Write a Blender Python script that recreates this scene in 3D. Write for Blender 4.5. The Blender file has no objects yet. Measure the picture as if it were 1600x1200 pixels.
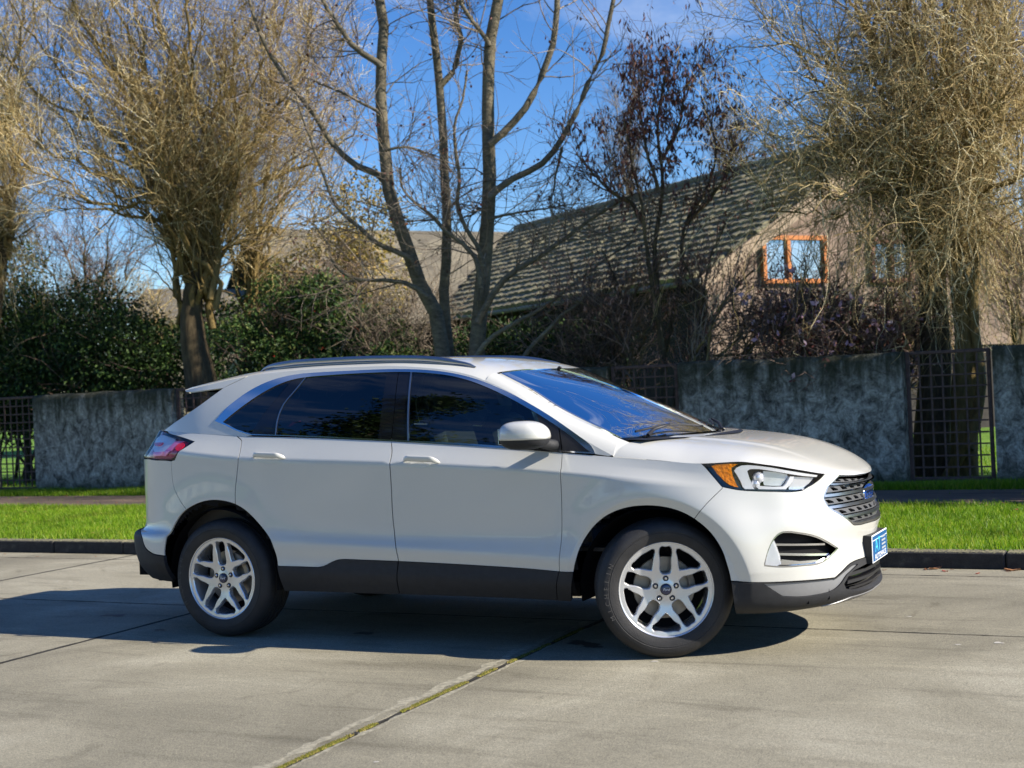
import bpy, math, random
import numpy as np
from mathutils import Vector, Matrix
from mathutils.geometry import delaunay_2d_cdt
C=bpy.context.scene.collection
sc=bpy.context.scene
rng=np.random.default_rng(7); random.seed(7)
R_=math.radians
# ------------------------------------------------------------------ camera
CAM=(5.36477,-7.68823,1.47886); YAW,PIT,ROL=0.454068,0.001105,-0.045513; FPX=2126.
def cam_axes():
    f=np.array([-math.sin(YAW)*math.cos(PIT),math.cos(YAW)*math.cos(PIT),math.sin(PIT)])
    r=np.array([math.cos(YAW),math.sin(YAW),0.]); u=np.cross(r,f); c,s=math.cos(ROL),math.sin(ROL)
    return c*r+s*u,-s*r+c*u,f
cR,cU,cF=cam_axes()
cd=bpy.data.cameras.new('camera'); cam=bpy.data.objects.new('camera',cd); C.objects.link(cam); sc.camera=cam
cam.matrix_world=Matrix(((cR[0],cU[0],-cF[0],CAM[0]),(cR[1],cU[1],-cF[1],CAM[1]),(cR[2],cU[2],-cF[2],CAM[2]),(0,0,0,1)))
cd.sensor_width=36; cd.lens=FPX/1600*36; cd.clip_start=.1; cd.clip_end=2000
cd.dof.use_dof=True; cd.dof.focus_distance=8.3; cd.dof.aperture_fstop=3.2
# ------------------------------------------------------------------ sky and sun
w=bpy.data.worlds.new('World'); sc.world=w; w.use_nodes=True
nt=w.node_tree; nt.nodes.clear()
SUN=Vector((1.6,.17,1.0)).normalized()
el=math.asin(SUN.z); az=math.atan2(SUN.x,SUN.y)
sky=nt.nodes.new('ShaderNodeTexSky'); sky.sky_type='NISHITA'; sky.sun_disc=False
sky.sun_elevation=el; sky.sun_rotation=az; sky.air_density=1.0; sky.dust_density=0; sky.ozone_density=4.5
hs=nt.nodes.new('ShaderNodeHueSaturation'); hs.inputs['Saturation'].default_value=1.26; hs.inputs['Value'].default_value=1.02; hs.inputs['Hue'].default_value=.512
nt.links.new(sky.outputs[0],hs.inputs['Color'])
tc=nt.nodes.new('ShaderNodeTexCoord'); mp=nt.nodes.new('ShaderNodeMapping'); mp.inputs['Scale'].default_value=(1,1.6,3.2); mp.inputs['Rotation'].default_value=(0,.3,.4)
nz=nt.nodes.new('ShaderNodeTexNoise'); nz.inputs['Scale'].default_value=2.3; nz.inputs['Detail'].default_value=9; nz.inputs['Roughness'].default_value=.62; nz.inputs['Distortion'].default_value=.4
nt.links.new(tc.outputs['Generated'],mp.inputs[0]); nt.links.new(mp.outputs[0],nz.inputs['Vector'])
cr=nt.nodes.new('ShaderNodeValToRGB'); cr.color_ramp.elements[0].position=.54; cr.color_ramp.elements[1].position=.80
cr.color_ramp.elements[0].color=(0,0,0,1); cr.color_ramp.elements[1].color=(.6,.6,.6,1)
nt.links.new(nz.outputs['Fac'],cr.inputs[0])
mx=nt.nodes.new('ShaderNodeMix'); mx.data_type='RGBA'; mx.inputs[7].default_value=(6.5,6.9,7.6,1)
nt.links.new(cr.outputs[0],mx.inputs[0]); nt.links.new(hs.outputs[0],mx.inputs[6])
bg=nt.nodes.new('ShaderNodeBackground'); bg.inputs['Strength'].default_value=.082
nt.links.new(mx.outputs[2],bg.inputs[0])
wo=nt.nodes.new('ShaderNodeOutputWorld'); nt.links.new(bg.outputs[0],wo.inputs[0])
sl=bpy.data.lights.new('sun','SUN'); sl.energy=4.8; sl.angle=R_(.5); sl.color=(1,.91,.78)
so=bpy.data.objects.new('sun',sl); C.objects.link(so); so.rotation_euler=SUN.to_track_quat('Z','Y').to_euler()
sc.view_settings.view_transform='Standard'; sc.view_settings.look='None'; sc.view_settings.exposure=0.98; sc.view_settings.gamma=1
sc.view_settings.use_curve_mapping=False
sc.cycles.max_bounces=8; sc.cycles.transparent_max_bounces=12
# ------------------------------------------------------------------ helpers
def at(px,py,D):        # point at distance D in front of the camera
    return np.array(CAM)+D*(cF+(px-800)/FPX*cR-(py-600)/FPX*cU)
def aty(px,py,y):       # point on the upright plane at that y
    v=cF+(px-800)/FPX*cR-(py-600)/FPX*cU; return np.array(CAM)+v*((y-CAM[1])/v[1])
def tag(o,label=None,cat=None,group=None,kind=None):
    if label: o['label']=label
    if cat: o['category']=cat
    if group: o['group']=group
    if kind: o['kind']=kind
    return o
def empty(name,loc=(0,0,0),rz=0):
    o=bpy.data.objects.new(name,None); C.objects.link(o); o.location=loc; o.rotation_euler=(0,0,rz); o.empty_display_size=.2; return o
def mesh(name,V,F,mt,parent=None,smooth=False,N=None,loc=None,link=True):
    me=bpy.data.meshes.new(name); V=np.asarray(V,dtype=np.float32)
    if isinstance(F,np.ndarray):
        k=F.shape[1]; me.vertices.add(len(V)); me.vertices.foreach_set('co',V.ravel())
        me.loops.add(F.size); me.loops.foreach_set('vertex_index',F.astype(np.int32).ravel())
        me.polygons.add(len(F)); me.polygons.foreach_set('loop_start',np.arange(0,F.size,k,dtype=np.int32)); me.polygons.foreach_set('loop_total',np.full(len(F),k,dtype=np.int32))
        me.update(calc_edges=True)
    else:
        me.from_pydata(V.tolist(),[],[tuple(int(i) for i in f) for f in F])
    if smooth or N is not None: me.polygons.foreach_set('use_smooth',np.ones(len(me.polygons),dtype=bool))
    if N is not None: me.normals_split_custom_set_from_vertices([tuple(float(c) for c in n) for n in N])
    if mt: me.materials.append(mt)
    if not link: return me
    o=bpy.data.objects.new(name,me); C.objects.link(o)
    if parent: o.parent=parent
    if loc is not None: o.location=loc
    return o
def inst(name,me,parent=None,loc=(0,0,0),rot=(0,0,0),scale=(1,1,1)):
    o=bpy.data.objects.new(name,me); C.objects.link(o)
    if parent: o.parent=parent
    o.location=loc; o.rotation_euler=rot; o.scale=scale; return o
class MB:                                  # collects simple shapes into one mesh
    def __init__(s): s.V=[]; s.F=[]; s.n=0
    def add(s,V,F):
        V=np.asarray(V,float); s.V.append(V); s.F+= [tuple(int(i)+s.n for i in f) for f in F]; s.n+=len(V); return s
    def box(s,c,d,M=None,bev=0):
        c=np.array(c,float); d=np.array(d,float)/2
        if bev>0:
            b=min(bev,*(d*.9)); V=[];F=[]
            # bevelled box: 24 verts
            idx={}
            for sx in (-1,1):
                for sy in (-1,1):
                    for sz in (-1,1):
                        for ax in range(3):
                            p=np.array([sx,sy,sz])*(d-b); p[ax]+= (sx,sy,sz)[ax]*b
                            idx[(sx,sy,sz,ax)]=len(V); V.append(p)
            for ax in range(3):
                o=[i for i in range(3) if i!=ax]
                for sg in (-1,1):
                    q=[]
                    for a,b2 in ((-1,-1),(1,-1),(1,1),(-1,1)):
                        k=[0,0,0]; k[ax]=sg; k[o[0]]=a; k[o[1]]=b2; q.append(idx[(*k,ax)])
                    if (sg>0)^(ax==1): F.append(tuple(q))
                    else: F.append(tuple(q[::-1]))
            for ax in range(3):
                o=[i for i in range(3) if i!=ax]
                for a in (-1,1):
                    for b2 in (-1,1):
                        k0=[0,0,0];k1=[0,0,0]; k0[ax]=-1;k1[ax]=1
                        for k in (k0,k1): k[o[0]]=a;k[o[1]]=b2
                        q=(idx[(*k0,o[0])],idx[(*k1,o[0])],idx[(*k1,o[1])],idx[(*k0,o[1])])
                        n=np.cross(V[q[1]]-V[q[0]],V[q[2]]-V[q[0]]); m=sum(V[i] for i in q)
                        F.append(q if n@m>0 else q[::-1])
            for sx in (-1,1):
                for sy in (-1,1):
                    for sz in (-1,1):
                        q=[idx[(sx,sy,sz,a)] for a in range(3)]
                        n=np.cross(V[q[1]]-V[q[0]],V[q[2]]-V[q[0]]); m=sum(V[i] for i in q)
                        F.append(tuple(q) if n@m>0 else tuple(q[::-1]))
            V=np.array(V)
        else:
            V=np.array([(x,y,z) for z in (-1,1) for y in (-1,1) for x in (-1,1)],float)*d
            F=[(0,2,3,1),(4,5,7,6),(0,1,5,4),(2,6,7,3),(0,4,6,2),(1,3,7,5)]
        if M is not None: V=V@np.array(M,float).T
        return s.add(V+c,F)
    def grid(s,P,flip=False,closeu=False,closev=False):
        a,b=P.shape[:2]; V=P.reshape(-1,3); F=[]
        for i in range(a if closeu else a-1):
            for j in range(b if closev else b-1):
                i2=(i+1)%a; j2=(j+1)%b
                q=(i*b+j,i2*b+j,i2*b+j2,i*b+j2); F.append(q[::-1] if flip else q)
        return s.add(V,F)
    def prism(s,poly,ax,lo,hi):            # polygon (a,b) extruded along axis
        poly=np.array(poly,float); n=len(poly); o=[i for i in range(3) if i!=ax]
        V=np.zeros((2*n,3)); V[:n,o]=poly; V[n:,o]=poly; V[:n,ax]=lo; V[n:,ax]=hi
        area=0.5*np.sum(poly[:,0]*np.roll(poly[:,1],-1)-np.roll(poly[:,0],-1)*poly[:,1])
        f=1 if (area>0)^(ax==1) else -1
        F=[tuple(range(n,2*n))[::f],tuple(range(n))[::-f]]
        for i in range(n):
            j=(i+1)%n; F.append((i,j,n+j,n+i)[::f])
        return s.add(V,F)
    def tube(s,P,r,k=8,caps=True):
        P=np.asarray(P,float); r=np.broadcast_to(np.asarray(r,float),(len(P),))
        V,F=tubes(P[None],r[None],k); s.add(V,F)
        if caps:
            n=s.n-len(V); s.F.append(tuple(n+i for i in range(k))[::-1]); s.F.append(tuple(n+(len(P)-1)*k+i for i in range(k)))
        return s
    def lathe(s,prof,c=(0,0,0),ax=2,n=24,flip=False):   # prof: (radius, height)
        t=np.linspace(0,2*np.pi,n,endpoint=False); prof=np.array(prof,float)
        A=np.zeros((len(prof),n,3)); o=[i for i in range(3) if i!=ax]
        A[...,o[0]]=prof[:,0:1]*np.cos(t); A[...,o[1]]=prof[:,0:1]*np.sin(t); A[...,ax]=prof[:,1:2]
        return s.grid(A+np.array(c),flip=flip,closev=True)
    def ell(s,c,r,nu=16,nv=10,e=(1,1),M=None):         # superellipsoid
        u=np.linspace(-np.pi,np.pi,nu,endpoint=False); v=np.linspace(-np.pi/2,np.pi/2,nv)
        f=lambda w,m:np.sign(w)*np.abs(w)**m
        A=np.zeros((nu,nv,3)); A[...,0]=r[0]*f(np.cos(v),e[0])[None]*f(np.cos(u),e[1])[:,None]
        A[...,1]=r[1]*f(np.cos(v),e[0])[None]*f(np.sin(u),e[1])[:,None]; A[...,2]=r[2]*f(np.sin(v),e[0])[None]
        if M is not None: A=A@np.array(M,float).T
        return s.grid(A+np.array(c),closeu=True)
    def obj(s,name,mt,parent=None,smooth=False,loc=None,link=True):
        return mesh(name,np.vstack(s.V),s.F,mt,parent,smooth,loc=loc,link=link)
def tubes(P,Rr,k=3):
    N,M,_=P.shape; T=np.gradient(P,axis=1); T/=np.linalg.norm(T,axis=2,keepdims=True)+1e-9
    ref=np.where(np.abs(T[...,2:3])<.9,np.array([0,0,1.]),np.array([1.,0,0]))
    A=np.cross(T,ref); A/=np.linalg.norm(A,axis=2,keepdims=True)+1e-9; B=np.cross(T,A)
    t=np.arange(k)*2*np.pi/k
    V=P[:,:,None,:]+Rr[:,:,None,None]*(np.cos(t)[:,None]*A[:,:,None,:]+np.sin(t)[:,None]*B[:,:,None,:])
    i=np.arange(N)[:,None,None]*M*k; j=np.arange(M-1)[None,:,None]*k; a=np.arange(k)[None,None,:]; b=(a+1)%k
    F=np.stack([i+j+a,i+j+k+a,i+j+k+b,i+j+b],-1).reshape(-1,4)
    return V.reshape(-1,3),F
def smooth_by_angle(o,deg=40):
    me=o.data; me.polygons.foreach_set('use_smooth',np.ones(len(me.polygons),dtype=bool))
    try: me.set_sharp_from_angle(angle=R_(deg))
    except Exception: pass
    return o
# ------------------------------------------------------------------ materials
def newmat(name):
    m=bpy.data.materials.new(name); m.use_nodes=True; n=m.node_tree.nodes; b=n['Principled BSDF']; return m,m.node_tree,b
def simple(name,col,rough=.5,metal=0,coat=0,spec=.5,var=.06,scale=30,bump=0,bscale=None,coatr=.03,trans=0,ior=1.5,emit=None):
    m,t,b=newmat(name)
    tcn=t.nodes.new('ShaderNodeTexCoord'); nz=t.nodes.new('ShaderNodeTexNoise'); nz.inputs['Scale'].default_value=scale; nz.inputs['Detail'].default_value=5
    t.links.new(tcn.outputs['Object'],nz.inputs['Vector'])
    r=t.nodes.new('ShaderNodeValToRGB'); e=r.color_ramp.elements; e[0].position=.3; e[1].position=.7
    c=np.array(col); e[0].color=(*np.clip(c*(1-var),0,1),1); e[1].color=(*np.clip(c*(1+var),0,1),1)
    t.links.new(nz.outputs['Fac'],r.inputs[0]); t.links.new(r.outputs[0],b.inputs['Base Color'])
    b.inputs['Roughness'].default_value=rough; b.inputs['Metallic'].default_value=metal; b.inputs['Coat Weight'].default_value=coat; b.inputs['Coat Roughness'].default_value=coatr
    b.inputs['Specular IOR Level'].default_value=spec; b.inputs['Transmission Weight'].default_value=trans; b.inputs['IOR'].default_value=ior
    if emit: b.inputs['Emission Color'].default_value=(*emit[:3],1); b.inputs['Emission Strength'].default_value=emit[3]
    if bump:
        bp=t.nodes.new('ShaderNodeBump'); bp.inputs['Strength'].default_value=bump; bp.inputs['Distance'].default_value=.01
        n2=t.nodes.new('ShaderNodeTexNoise'); n2.inputs['Scale'].default_value=bscale or scale; n2.inputs['Detail'].default_value=6
        t.links.new(tcn.outputs['Object'],n2.inputs['Vector']); t.links.new(n2.outputs['Fac'],bp.inputs['Height']); t.links.new(bp.outputs[0],b.inputs['Normal'])
    return m
def ramp(t,fac,stops):
    r=t.nodes.new('ShaderNodeValToRGB'); e=r.color_ramp.elements
    while len(e)<len(stops): e.new(.5)
    for k,(p,c) in zip(e,stops): k.position=p; k.color=(*c,1) if len(c)==3 else c
    t.links.new(fac,r.inputs[0]); return r.outputs[0]
def noise(t,vec,scale,detail=6,rough=.55,dist=0):
    n=t.nodes.new('ShaderNodeTexNoise'); n.inputs['Scale'].default_value=scale; n.inputs['Detail'].default_value=detail; n.inputs['Roughness'].default_value=rough; n.inputs['Distortion'].default_value=dist
    t.links.new(vec,n.inputs['Vector']); return n.outputs['Fac']
def mapping(t,vec,scale=(1,1,1),rot=(0,0,0)):
    m=t.nodes.new('ShaderNodeMapping'); m.inputs['Scale'].default_value=scale; m.inputs['Rotation'].default_value=rot; t.links.new(vec,m.inputs[0]); return m.outputs[0]
def mixc(t,f,a,b,mode='MIX'):
    m=t.nodes.new('ShaderNodeMix'); m.data_type='RGBA'; m.blend_type=mode
    for s,v in ((0,f),(6,a),(7,b)):
        if isinstance(v,(int,float)): m.inputs[s].default_value=v
        elif isinstance(v,tuple): m.inputs[s].default_value=(*v,1)
        else: t.links.new(v,m.inputs[s])
    return m.outputs[2]
def mathn(t,op,a,b=0,cl=False):
    m=t.nodes.new('ShaderNodeMath'); m.operation=op; m.use_clamp=cl
    for s,v in ((0,a),(1,b)):
        if isinstance(v,(int,float)): m.inputs[s].default_value=v
        else: t.links.new(v,m.inputs[s])
    return m.outputs[0]
def bumpn(t,h,st=.4,d=.01):
    b=t.nodes.new('ShaderNodeBump'); b.inputs['Strength'].default_value=st; b.inputs['Distance'].default_value=d; t.links.new(h,b.inputs['Height']); return b.outputs[0]
def island_mat(name,c1,c2,rough=.6,trans=0,c3=None,spec=.3):
    m,t,b=newmat(name); g=t.nodes.new('ShaderNodeNewGeometry')
    st=[(0,c1),(1,c2)] if c3 is None else [(0,c1),(.7,c2),(.93,c3)]
    col=ramp(t,g.outputs['Random Per Island'],st)
    t.links.new(col,b.inputs['Base Color']); b.inputs['Roughness'].default_value=rough; b.inputs['Specular IOR Level'].default_value=spec
    if trans:
        tr=t.nodes.new('ShaderNodeBsdfTranslucent'); t.links.new(col,tr.inputs[0]); ms=t.nodes.new('ShaderNodeMixShader'); ms.inputs[0].default_value=trans
        t.links.new(b.outputs[0],ms.inputs[1]); t.links.new(tr.outputs[0],ms.inputs[2]); t.links.new(ms.outputs[0],t.nodes['Material Output'].inputs[0])
    return m
def tex(t): 
    return t.nodes.new('ShaderNodeTexCoord').outputs['Object']
M={}
M['black']=simple('black plastic',(.018,.018,.02),.45,spec=.4,bump=.15,bscale=400)
M['clad']=simple('grained grey cladding',(.026,.027,.030),.6,spec=.32,bump=.25,bscale=350,var=.12)
M['gloss']=simple('gloss black',(.006,.006,.008),.06,coat=.5)
M['liner']=simple('dark liner',(.010,.010,.011),.9,spec=.1,bump=.3,bscale=60)
M['recess']=simple('matt black recess',(.010,.010,.011),.7,spec=.08)
M['chrome']=simple('chrome',(.72,.73,.75),.10,metal=1,var=.02)
M['satin']=simple('satin silver',(.42,.43,.45),.28,metal=1,var=.03)
M['silverp']=simple('silver plastic',(.26,.265,.275),.42,metal=.5,var=.04)
M['rim']=simple('silver wheel paint',(.68,.69,.71),.27,metal=.7,coat=.4,var=.03,scale=12)
M['rubber']=simple('tyre rubber',(.020,.020,.021),.62,spec=.45,bump=.25,bscale=180,var=.3,scale=14)
M['disc']=simple('brake steel',(.30,.27,.23),.45,metal=.8,var=.15,scale=25)
M['amber']=simple('amber reflector',(1.0,.30,.003),.45,spec=.15,coat=0,var=.15,scale=90,bump=1.0,bscale=70)
M['red']=simple('red lamp plastic',(.95,.01,.05),.15,coat=1,var=.2,scale=80,bump=.4,bscale=120)
M['maroon']=simple('smoked red plastic',(.42,.05,.14),.16,coat=1,var=.2)
M['lilac']=simple('clear pink lamp chrome',(.85,.26,.55),.25,metal=.2,coat=1)
M['white']=simple('white light guide',(.90,.91,.92),.25,coat=.6,var=.02)
M['lampchrome']=simple('lamp reflector',(.86,.88,.92),.20,metal=.45,var=.05)
M['seat']=simple('charcoal leather',(.035,.033,.032),.5,bump=.2,bscale=90)
M['headliner']=simple('pale grey headliner',(.32,.32,.30),.9)
M['blue']=simple('blue enamel',(.012,.055,.30),.18,coat=1,var=.03)
M['grilleins']=simple('grille insert silver',(.13,.133,.14),.38,metal=.4,var=.05)
M['plateblue']=simple('dealer plate blue',(.012,.085,.25),.35,var=.05)
M['cyan']=simple('cyan print',(.08,.55,.85),.4,var=.02)
M['whiteprint']=simple('white print',(.80,.82,.84),.4,var=.02)
M['greyprint']=simple('grey print',(.35,.38,.42),.4,var=.02)
def paint():
    m,t,b=newmat('pearl white paint'); o=tex(t)
    f=noise(t,o,900,2)
    col=ramp(t,f,[(.3,(.56,.563,.522)),(.7,(.625,.625,.583))])
    t.links.new(col,b.inputs['Base Color']); b.inputs['Roughness'].default_value=.42; b.inputs['Metallic'].default_value=.08
    b.inputs['Coat Weight'].default_value=1; b.inputs['Coat Roughness'].default_value=.035; b.inputs['Coat IOR'].default_value=1.55
    h=noise(t,o,35,2); t.links.new(bumpn(t,h,.02,.004),b.inputs['Coat Normal'])
    return m
M['paint']=paint()
def glass(name,tint,dark,boost=1.7):
    m=bpy.data.materials.new(name); m.use_nodes=True; t=m.node_tree; t.nodes.clear()
    o=t.nodes.new('ShaderNodeOutputMaterial'); g=t.nodes.new('ShaderNodeBsdfGlossy'); g.inputs['Roughness'].default_value=.005; g.inputs[0].default_value=(1,1,1,1)
    tr=t.nodes.new('ShaderNodeBsdfTransparent')
    oc=t.nodes.new('ShaderNodeTexCoord').outputs['Object']; nn=noise(t,oc,3,3)
    c=np.array(tint)*dark; col=ramp(t,nn,[(.3,tuple(c*.95)),(.7,tuple(np.minimum(c*1.05,1)))]); t.links.new(col,tr.inputs[0])
    fr=t.nodes.new('ShaderNodeFresnel'); fr.inputs[0].default_value=1.52
    k=mathn(t,'MULTIPLY',fr.outputs[0],boost,True)
    ms=t.nodes.new('ShaderNodeMixShader'); t.links.new(k,ms.inputs[0]); t.links.new(tr.outputs[0],ms.inputs[1]); t.links.new(g.outputs[0],ms.inputs[2]); t.links.new(ms.outputs[0],o.inputs[0])
    return m
M['privacy']=glass('privacy glass',(.8,.9,1.0),.07)
M['tint']=glass('tinted side glass',(.85,1.0,.93),.62)
M['screen']=glass('windscreen glass',(.88,1.0,.94),.66)
M['clear']=glass('clear lamp lens',(1,1,1),.98,.5)
M['tyretext']=simple('raised tyre lettering',(.06,.058,.055),.6,var=.3)
M['navy']=simple('dark navy enamel',(.008,.018,.07),.25,coat=1,var=.03)
# ------------------------------------------------------------------ body surfaces
# ---- smooth interpolation helpers -------------------------------------
def pch(xs, ys):
    xs=np.asarray(xs,float); ys=np.asarray(ys,float); h=np.diff(xs); d=(np.diff(ys,axis=0).T/h).T
    m=np.zeros_like(ys)
    a,b=d[:-1],d[1:]; ok=(a*b>0)
    hh=h.reshape((-1,)+(1,)*(ys.ndim-1)); w1=2*hh[1:]+hh[:-1]; w2=hh[1:]+2*hh[:-1]
    with np.errstate(all='ignore'):
        mm=(w1+w2)/(w1/a+w2/b)
    m[1:-1]=np.where(ok,mm,0); m[0]=d[0]; m[-1]=d[-1]
    return xs,ys,m
def pev(c,x):
    xs,ys,m=c; x=np.clip(np.asarray(x,float),xs[0],xs[-1]); i=np.clip(np.searchsorted(xs,x,side='right')-1,0,len(xs)-2)
    h=xs[i+1]-xs[i]; t=(x-xs[i])/h
    if ys.ndim>1: h=h[...,None]; t=t[...,None]
    return (2*t**3-3*t**2+1)*ys[i]+(t**3-2*t*t+t)*h*m[i]+(-2*t**3+3*t*t)*ys[i+1]+(t**3-t*t)*h*m[i+1]
def cat(xs,ys,sym=False):
    xs=np.asarray(xs,float); ys=np.asarray(ys,float); m=np.gradient(ys,xs,axis=0)
    return xs,ys,m
def cv(*pts):
    a=np.array(pts,float); return pch(a[:,0],a[:,1])
# ---- wrap-round lower body: u = column 0 rear centre .. 24 front centre, v = 0 sill .. 7 belt / hood edge
PLAN=np.array([(-.885,0),(-.875,-.25),(-.842,-.48),(-.782,-.66),(-.69,-.79),(-.555,-.875),(-.38,-.925),(-.15,-.948),(.2,-.957),(.6,-.96),(1.05,-.962),(1.5,-.962),(1.95,-.958),(2.3,-.953),(2.6,-.948),(2.85,-.94),(3.06,-.920),(3.24,-.883),(3.40,-.818),(3.54,-.728),(3.655,-.598),(3.738,-.44),(3.79,-.26),(3.818,-.11),(3.825,0)])
K=np.arange(25.)
PC=cat(K,PLAN); PC[2][0]=(0,-.25); PC[2][-1]=(0,.1)
T_=pev(PC,K); _t=PC[2]; NRM=np.stack([_t[:,1],-_t[:,0]],1); NRM/=np.linalg.norm(NRM,axis=1)[:,None]
NRM[0]=(-1,0); NRM[-1]=(1,0)
kk=[0,4,6,8,11,14,16,18,20,22,24]
ZL=np.array([
[.35,.34,.325,.30,.30,.28,.25,.23,.23,.22,.21],
[.46,.45,.44,.41,.395,.37,.315,.285,.285,.285,.295],
[.62,.62,.61,.51,.487,.455,.455,.445,.445,.445,.445],
[.67,.67,.67,.61,.565,.525,.55,.56,.56,.56,.56],
[.81,.81,.81,.71,.65,.65,.67,.68,.68,.68,.68],
[.965,.965,.965,.905,.845,.81,.80,.785,.775,.775,.775],
[1.11,1.13,1.165,1.11,1.053,.968,.918,.893,.873,.863,.863]])
IN=np.array([
[.10,.02,.06,.06,.06,.07,.08,.11,.12,.14,.14],
[-.06,-.055,-.02,.014,.014,.02,.03,.03,.02,.0,.0],
[-.075,-.075,-.025,.014,.014,.016,.012,.01,.0,.0,.0],
[-.01,-.01,0,.004,.004,.006,.004,.006,.006,.01,.01],
[.0,.0,.004,.016,.030,.022,.006,.010,-.004,-.02,-.022],
[.0,.0,.004,.010,.018,.014,.012,.026,.012,.0,.0],
[.01,.0,.0,.0,.0,.004,.022,.035,.03,.012,.012]])
L7=np.array([(-.795,0,1.285),(-.785,-.22,1.285),(-.76,-.43,1.29),(-.69,-.6,1.293),(-.60,-.73,1.293),(-.48,-.80,1.287),(-.34,-.845,1.277),(-.14,-.872,1.263),(.2,-.886,1.240),(.6,-.888,1.223),(1.05,-.889,1.198),(1.5,-.888,1.168),(1.95,-.886,1.133),(2.3,-.884,1.101),(2.6,-.883,1.074),(2.87,-.879,1.049),(3.12,-.866,1.026),(3.29,-.828,1.030),(3.44,-.755,1.006),(3.57,-.655,.972),(3.665,-.53,.941),(3.73,-.38,.920),(3.772,-.22,.908),(3.795,-.09,.905),(3.80,0,.905)])
rows=[]
for j in range(7):
    zj=pev(pch(kk,ZL[j]),K); ij=pev(pch(kk,IN[j]),K)
    P=PLAN-ij[:,None]*NRM
    if j==0: P=P.copy()
    rows.append(np.column_stack([P,zj]))
rows.append(L7)
NET=np.array(rows)                      # 8 x 25 x 3
ROWC=[cat(K,NET[j]) for j in range(8)]
for c in ROWC: c[2][0][0]=0; c[2][0][2]=0; c[2][-1][0]=0; c[2][-1][2]=0
WC=((0.,.365),(2.849,.365))
FLW=.060
def flare(P):
    out=np.zeros(P.shape[:-1])
    for (cx,cz),R,amp in ((WC[0],.415,.013),(WC[1],.432,.026)):
        r=np.hypot(P[...,0]-cx,P[...,2]-cz)
        t=(r-R)/FLW
        e=np.where(t<1,amp*(.1+.9*np.clip(t,0,1)),amp*np.exp(-((t-1)/2.2)**2))
        out+=e*(P[...,2]>.2)*np.clip((P[...,2]-.25)/.2,0,1)
    return out
def S(u,v,fl=True):
    u=np.asarray(u,float); v=np.asarray(v,float)
    R=np.stack([pev(c,u) for c in ROWC],0)         # 8 x n x 3
    def seg(lo,hi,v):
        Y=R[lo:hi+1]; n=hi-lo+1
        d=np.diff(Y,axis=0)
        m=np.zeros_like(Y); a,b=d[:-1],d[1:]
        m[1:-1]=.5*(a+b)
        m[0]=d[0]*1.5-.5*m[1] if n>2 else d[0]; m[-1]=d[-1]*1.5-.5*m[-2] if n>2 else d[-1]
        w=np.clip(v-lo,0,n-1); i=np.clip(w.astype(int),0,n-2); t=(w-i)[...,None]
        ar=np.arange(u.size).reshape(u.shape)
        g=lambda A,i:A.reshape((A.shape[0],-1,3))[i.ravel(),ar.ravel()].reshape(u.shape+(3,))
        return (2*t**3-3*t**2+1)*g(Y,i)+(t**3-2*t*t+t)*g(m,i)+(-2*t**3+3*t*t)*g(Y,i+1)+(t**3-t*t)*g(m,i+1)
    A=seg(0,6,np.minimum(v,6)); 
    # shoulder band above the crease: bulged towards the belt
    t=np.clip(v-6,0,1)[...,None]
    P6=R[6];P7=R[7]; D=P7-P6
    up=np.zeros_like(D); up[...,2]=np.linalg.norm(D,axis=-1)
    m0=D*1.0; m1=D*.85+up*.15
    B=(2*t**3-3*t**2+1)*P6+(t**3-2*t*t+t)*m0+(-2*t**3+3*t*t)*P7+(t**3-t*t)*m1
    P=np.where((v>6)[...,None],B,A)
    if fl:
        e=flare(P); N=pev(pch(K,NRM),u); N/=np.linalg.norm(N,axis=-1)[...,None]
        # fade flare out at belt
        e=e*np.clip((6.6-v)/.6,0,1)
        P=P+np.concatenate([N*e[...,None],np.zeros(P.shape[:-1]+(1,))],-1)
    return P
# ---- greenhouse side: y = G(x,z)
def Gy(x,z):
    x=np.asarray(x,float); z=np.asarray(z,float)
    z7=np.interp(x,L7[4:17,0],L7[4:17,2]); y7=pev(GY7,x)
    s=np.maximum(z-z7,-.05)
    # lean chosen so that every section reaches the roof edge
    k=pev(GK,x)
    return y7+k*(.30*s+.26*s*s)
GY7=pch(L7[3:17,0],L7[3:17,1])
GK=cv((-.7,.7),(-.3,.95),(.2,1.02),(.8,1.04),(1.4,1.02),(2.0,1.0),(2.6,1.0))
def G(a,b):   # a=x, b=z
    return np.stack([np.asarray(a,float),Gy(a,b),np.asarray(b,float)],-1)
# ---- roof: z = Rf(x,y)
RZC=cv((-.36,1.585),(-.2,1.615),(0,1.645),(.3,1.675),(.7,1.685),(1.1,1.683),(1.45,1.666),(1.7,1.632),(1.93,1.570),(2.1,1.50))
RZE=cv((-.36,1.545),(-.2,1.568),(0,1.598),(.3,1.625),(.7,1.635),(1.1,1.630),(1.45,1.600),(1.7,1.550),(1.80,1.515),(1.97,1.443),(2.12,1.36),(2.28,1.265),(2.43,1.18),(2.53,1.125),(2.64,1.070))
def edge_y(x): return -Gy(x,pev(RZE,x))
def Rf(x,y):
    x=np.asarray(x,float); t=np.abs(y)/edge_y(x)
    zc=pev(RZC,x); ze=pev(RZE,x)
    return zc-(zc-ze)*(.30*t**2+.70*t**7)
def RF(a,b): return np.stack([np.asarray(a,float),np.asarray(b,float),Rf(a,b)],-1)
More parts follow.
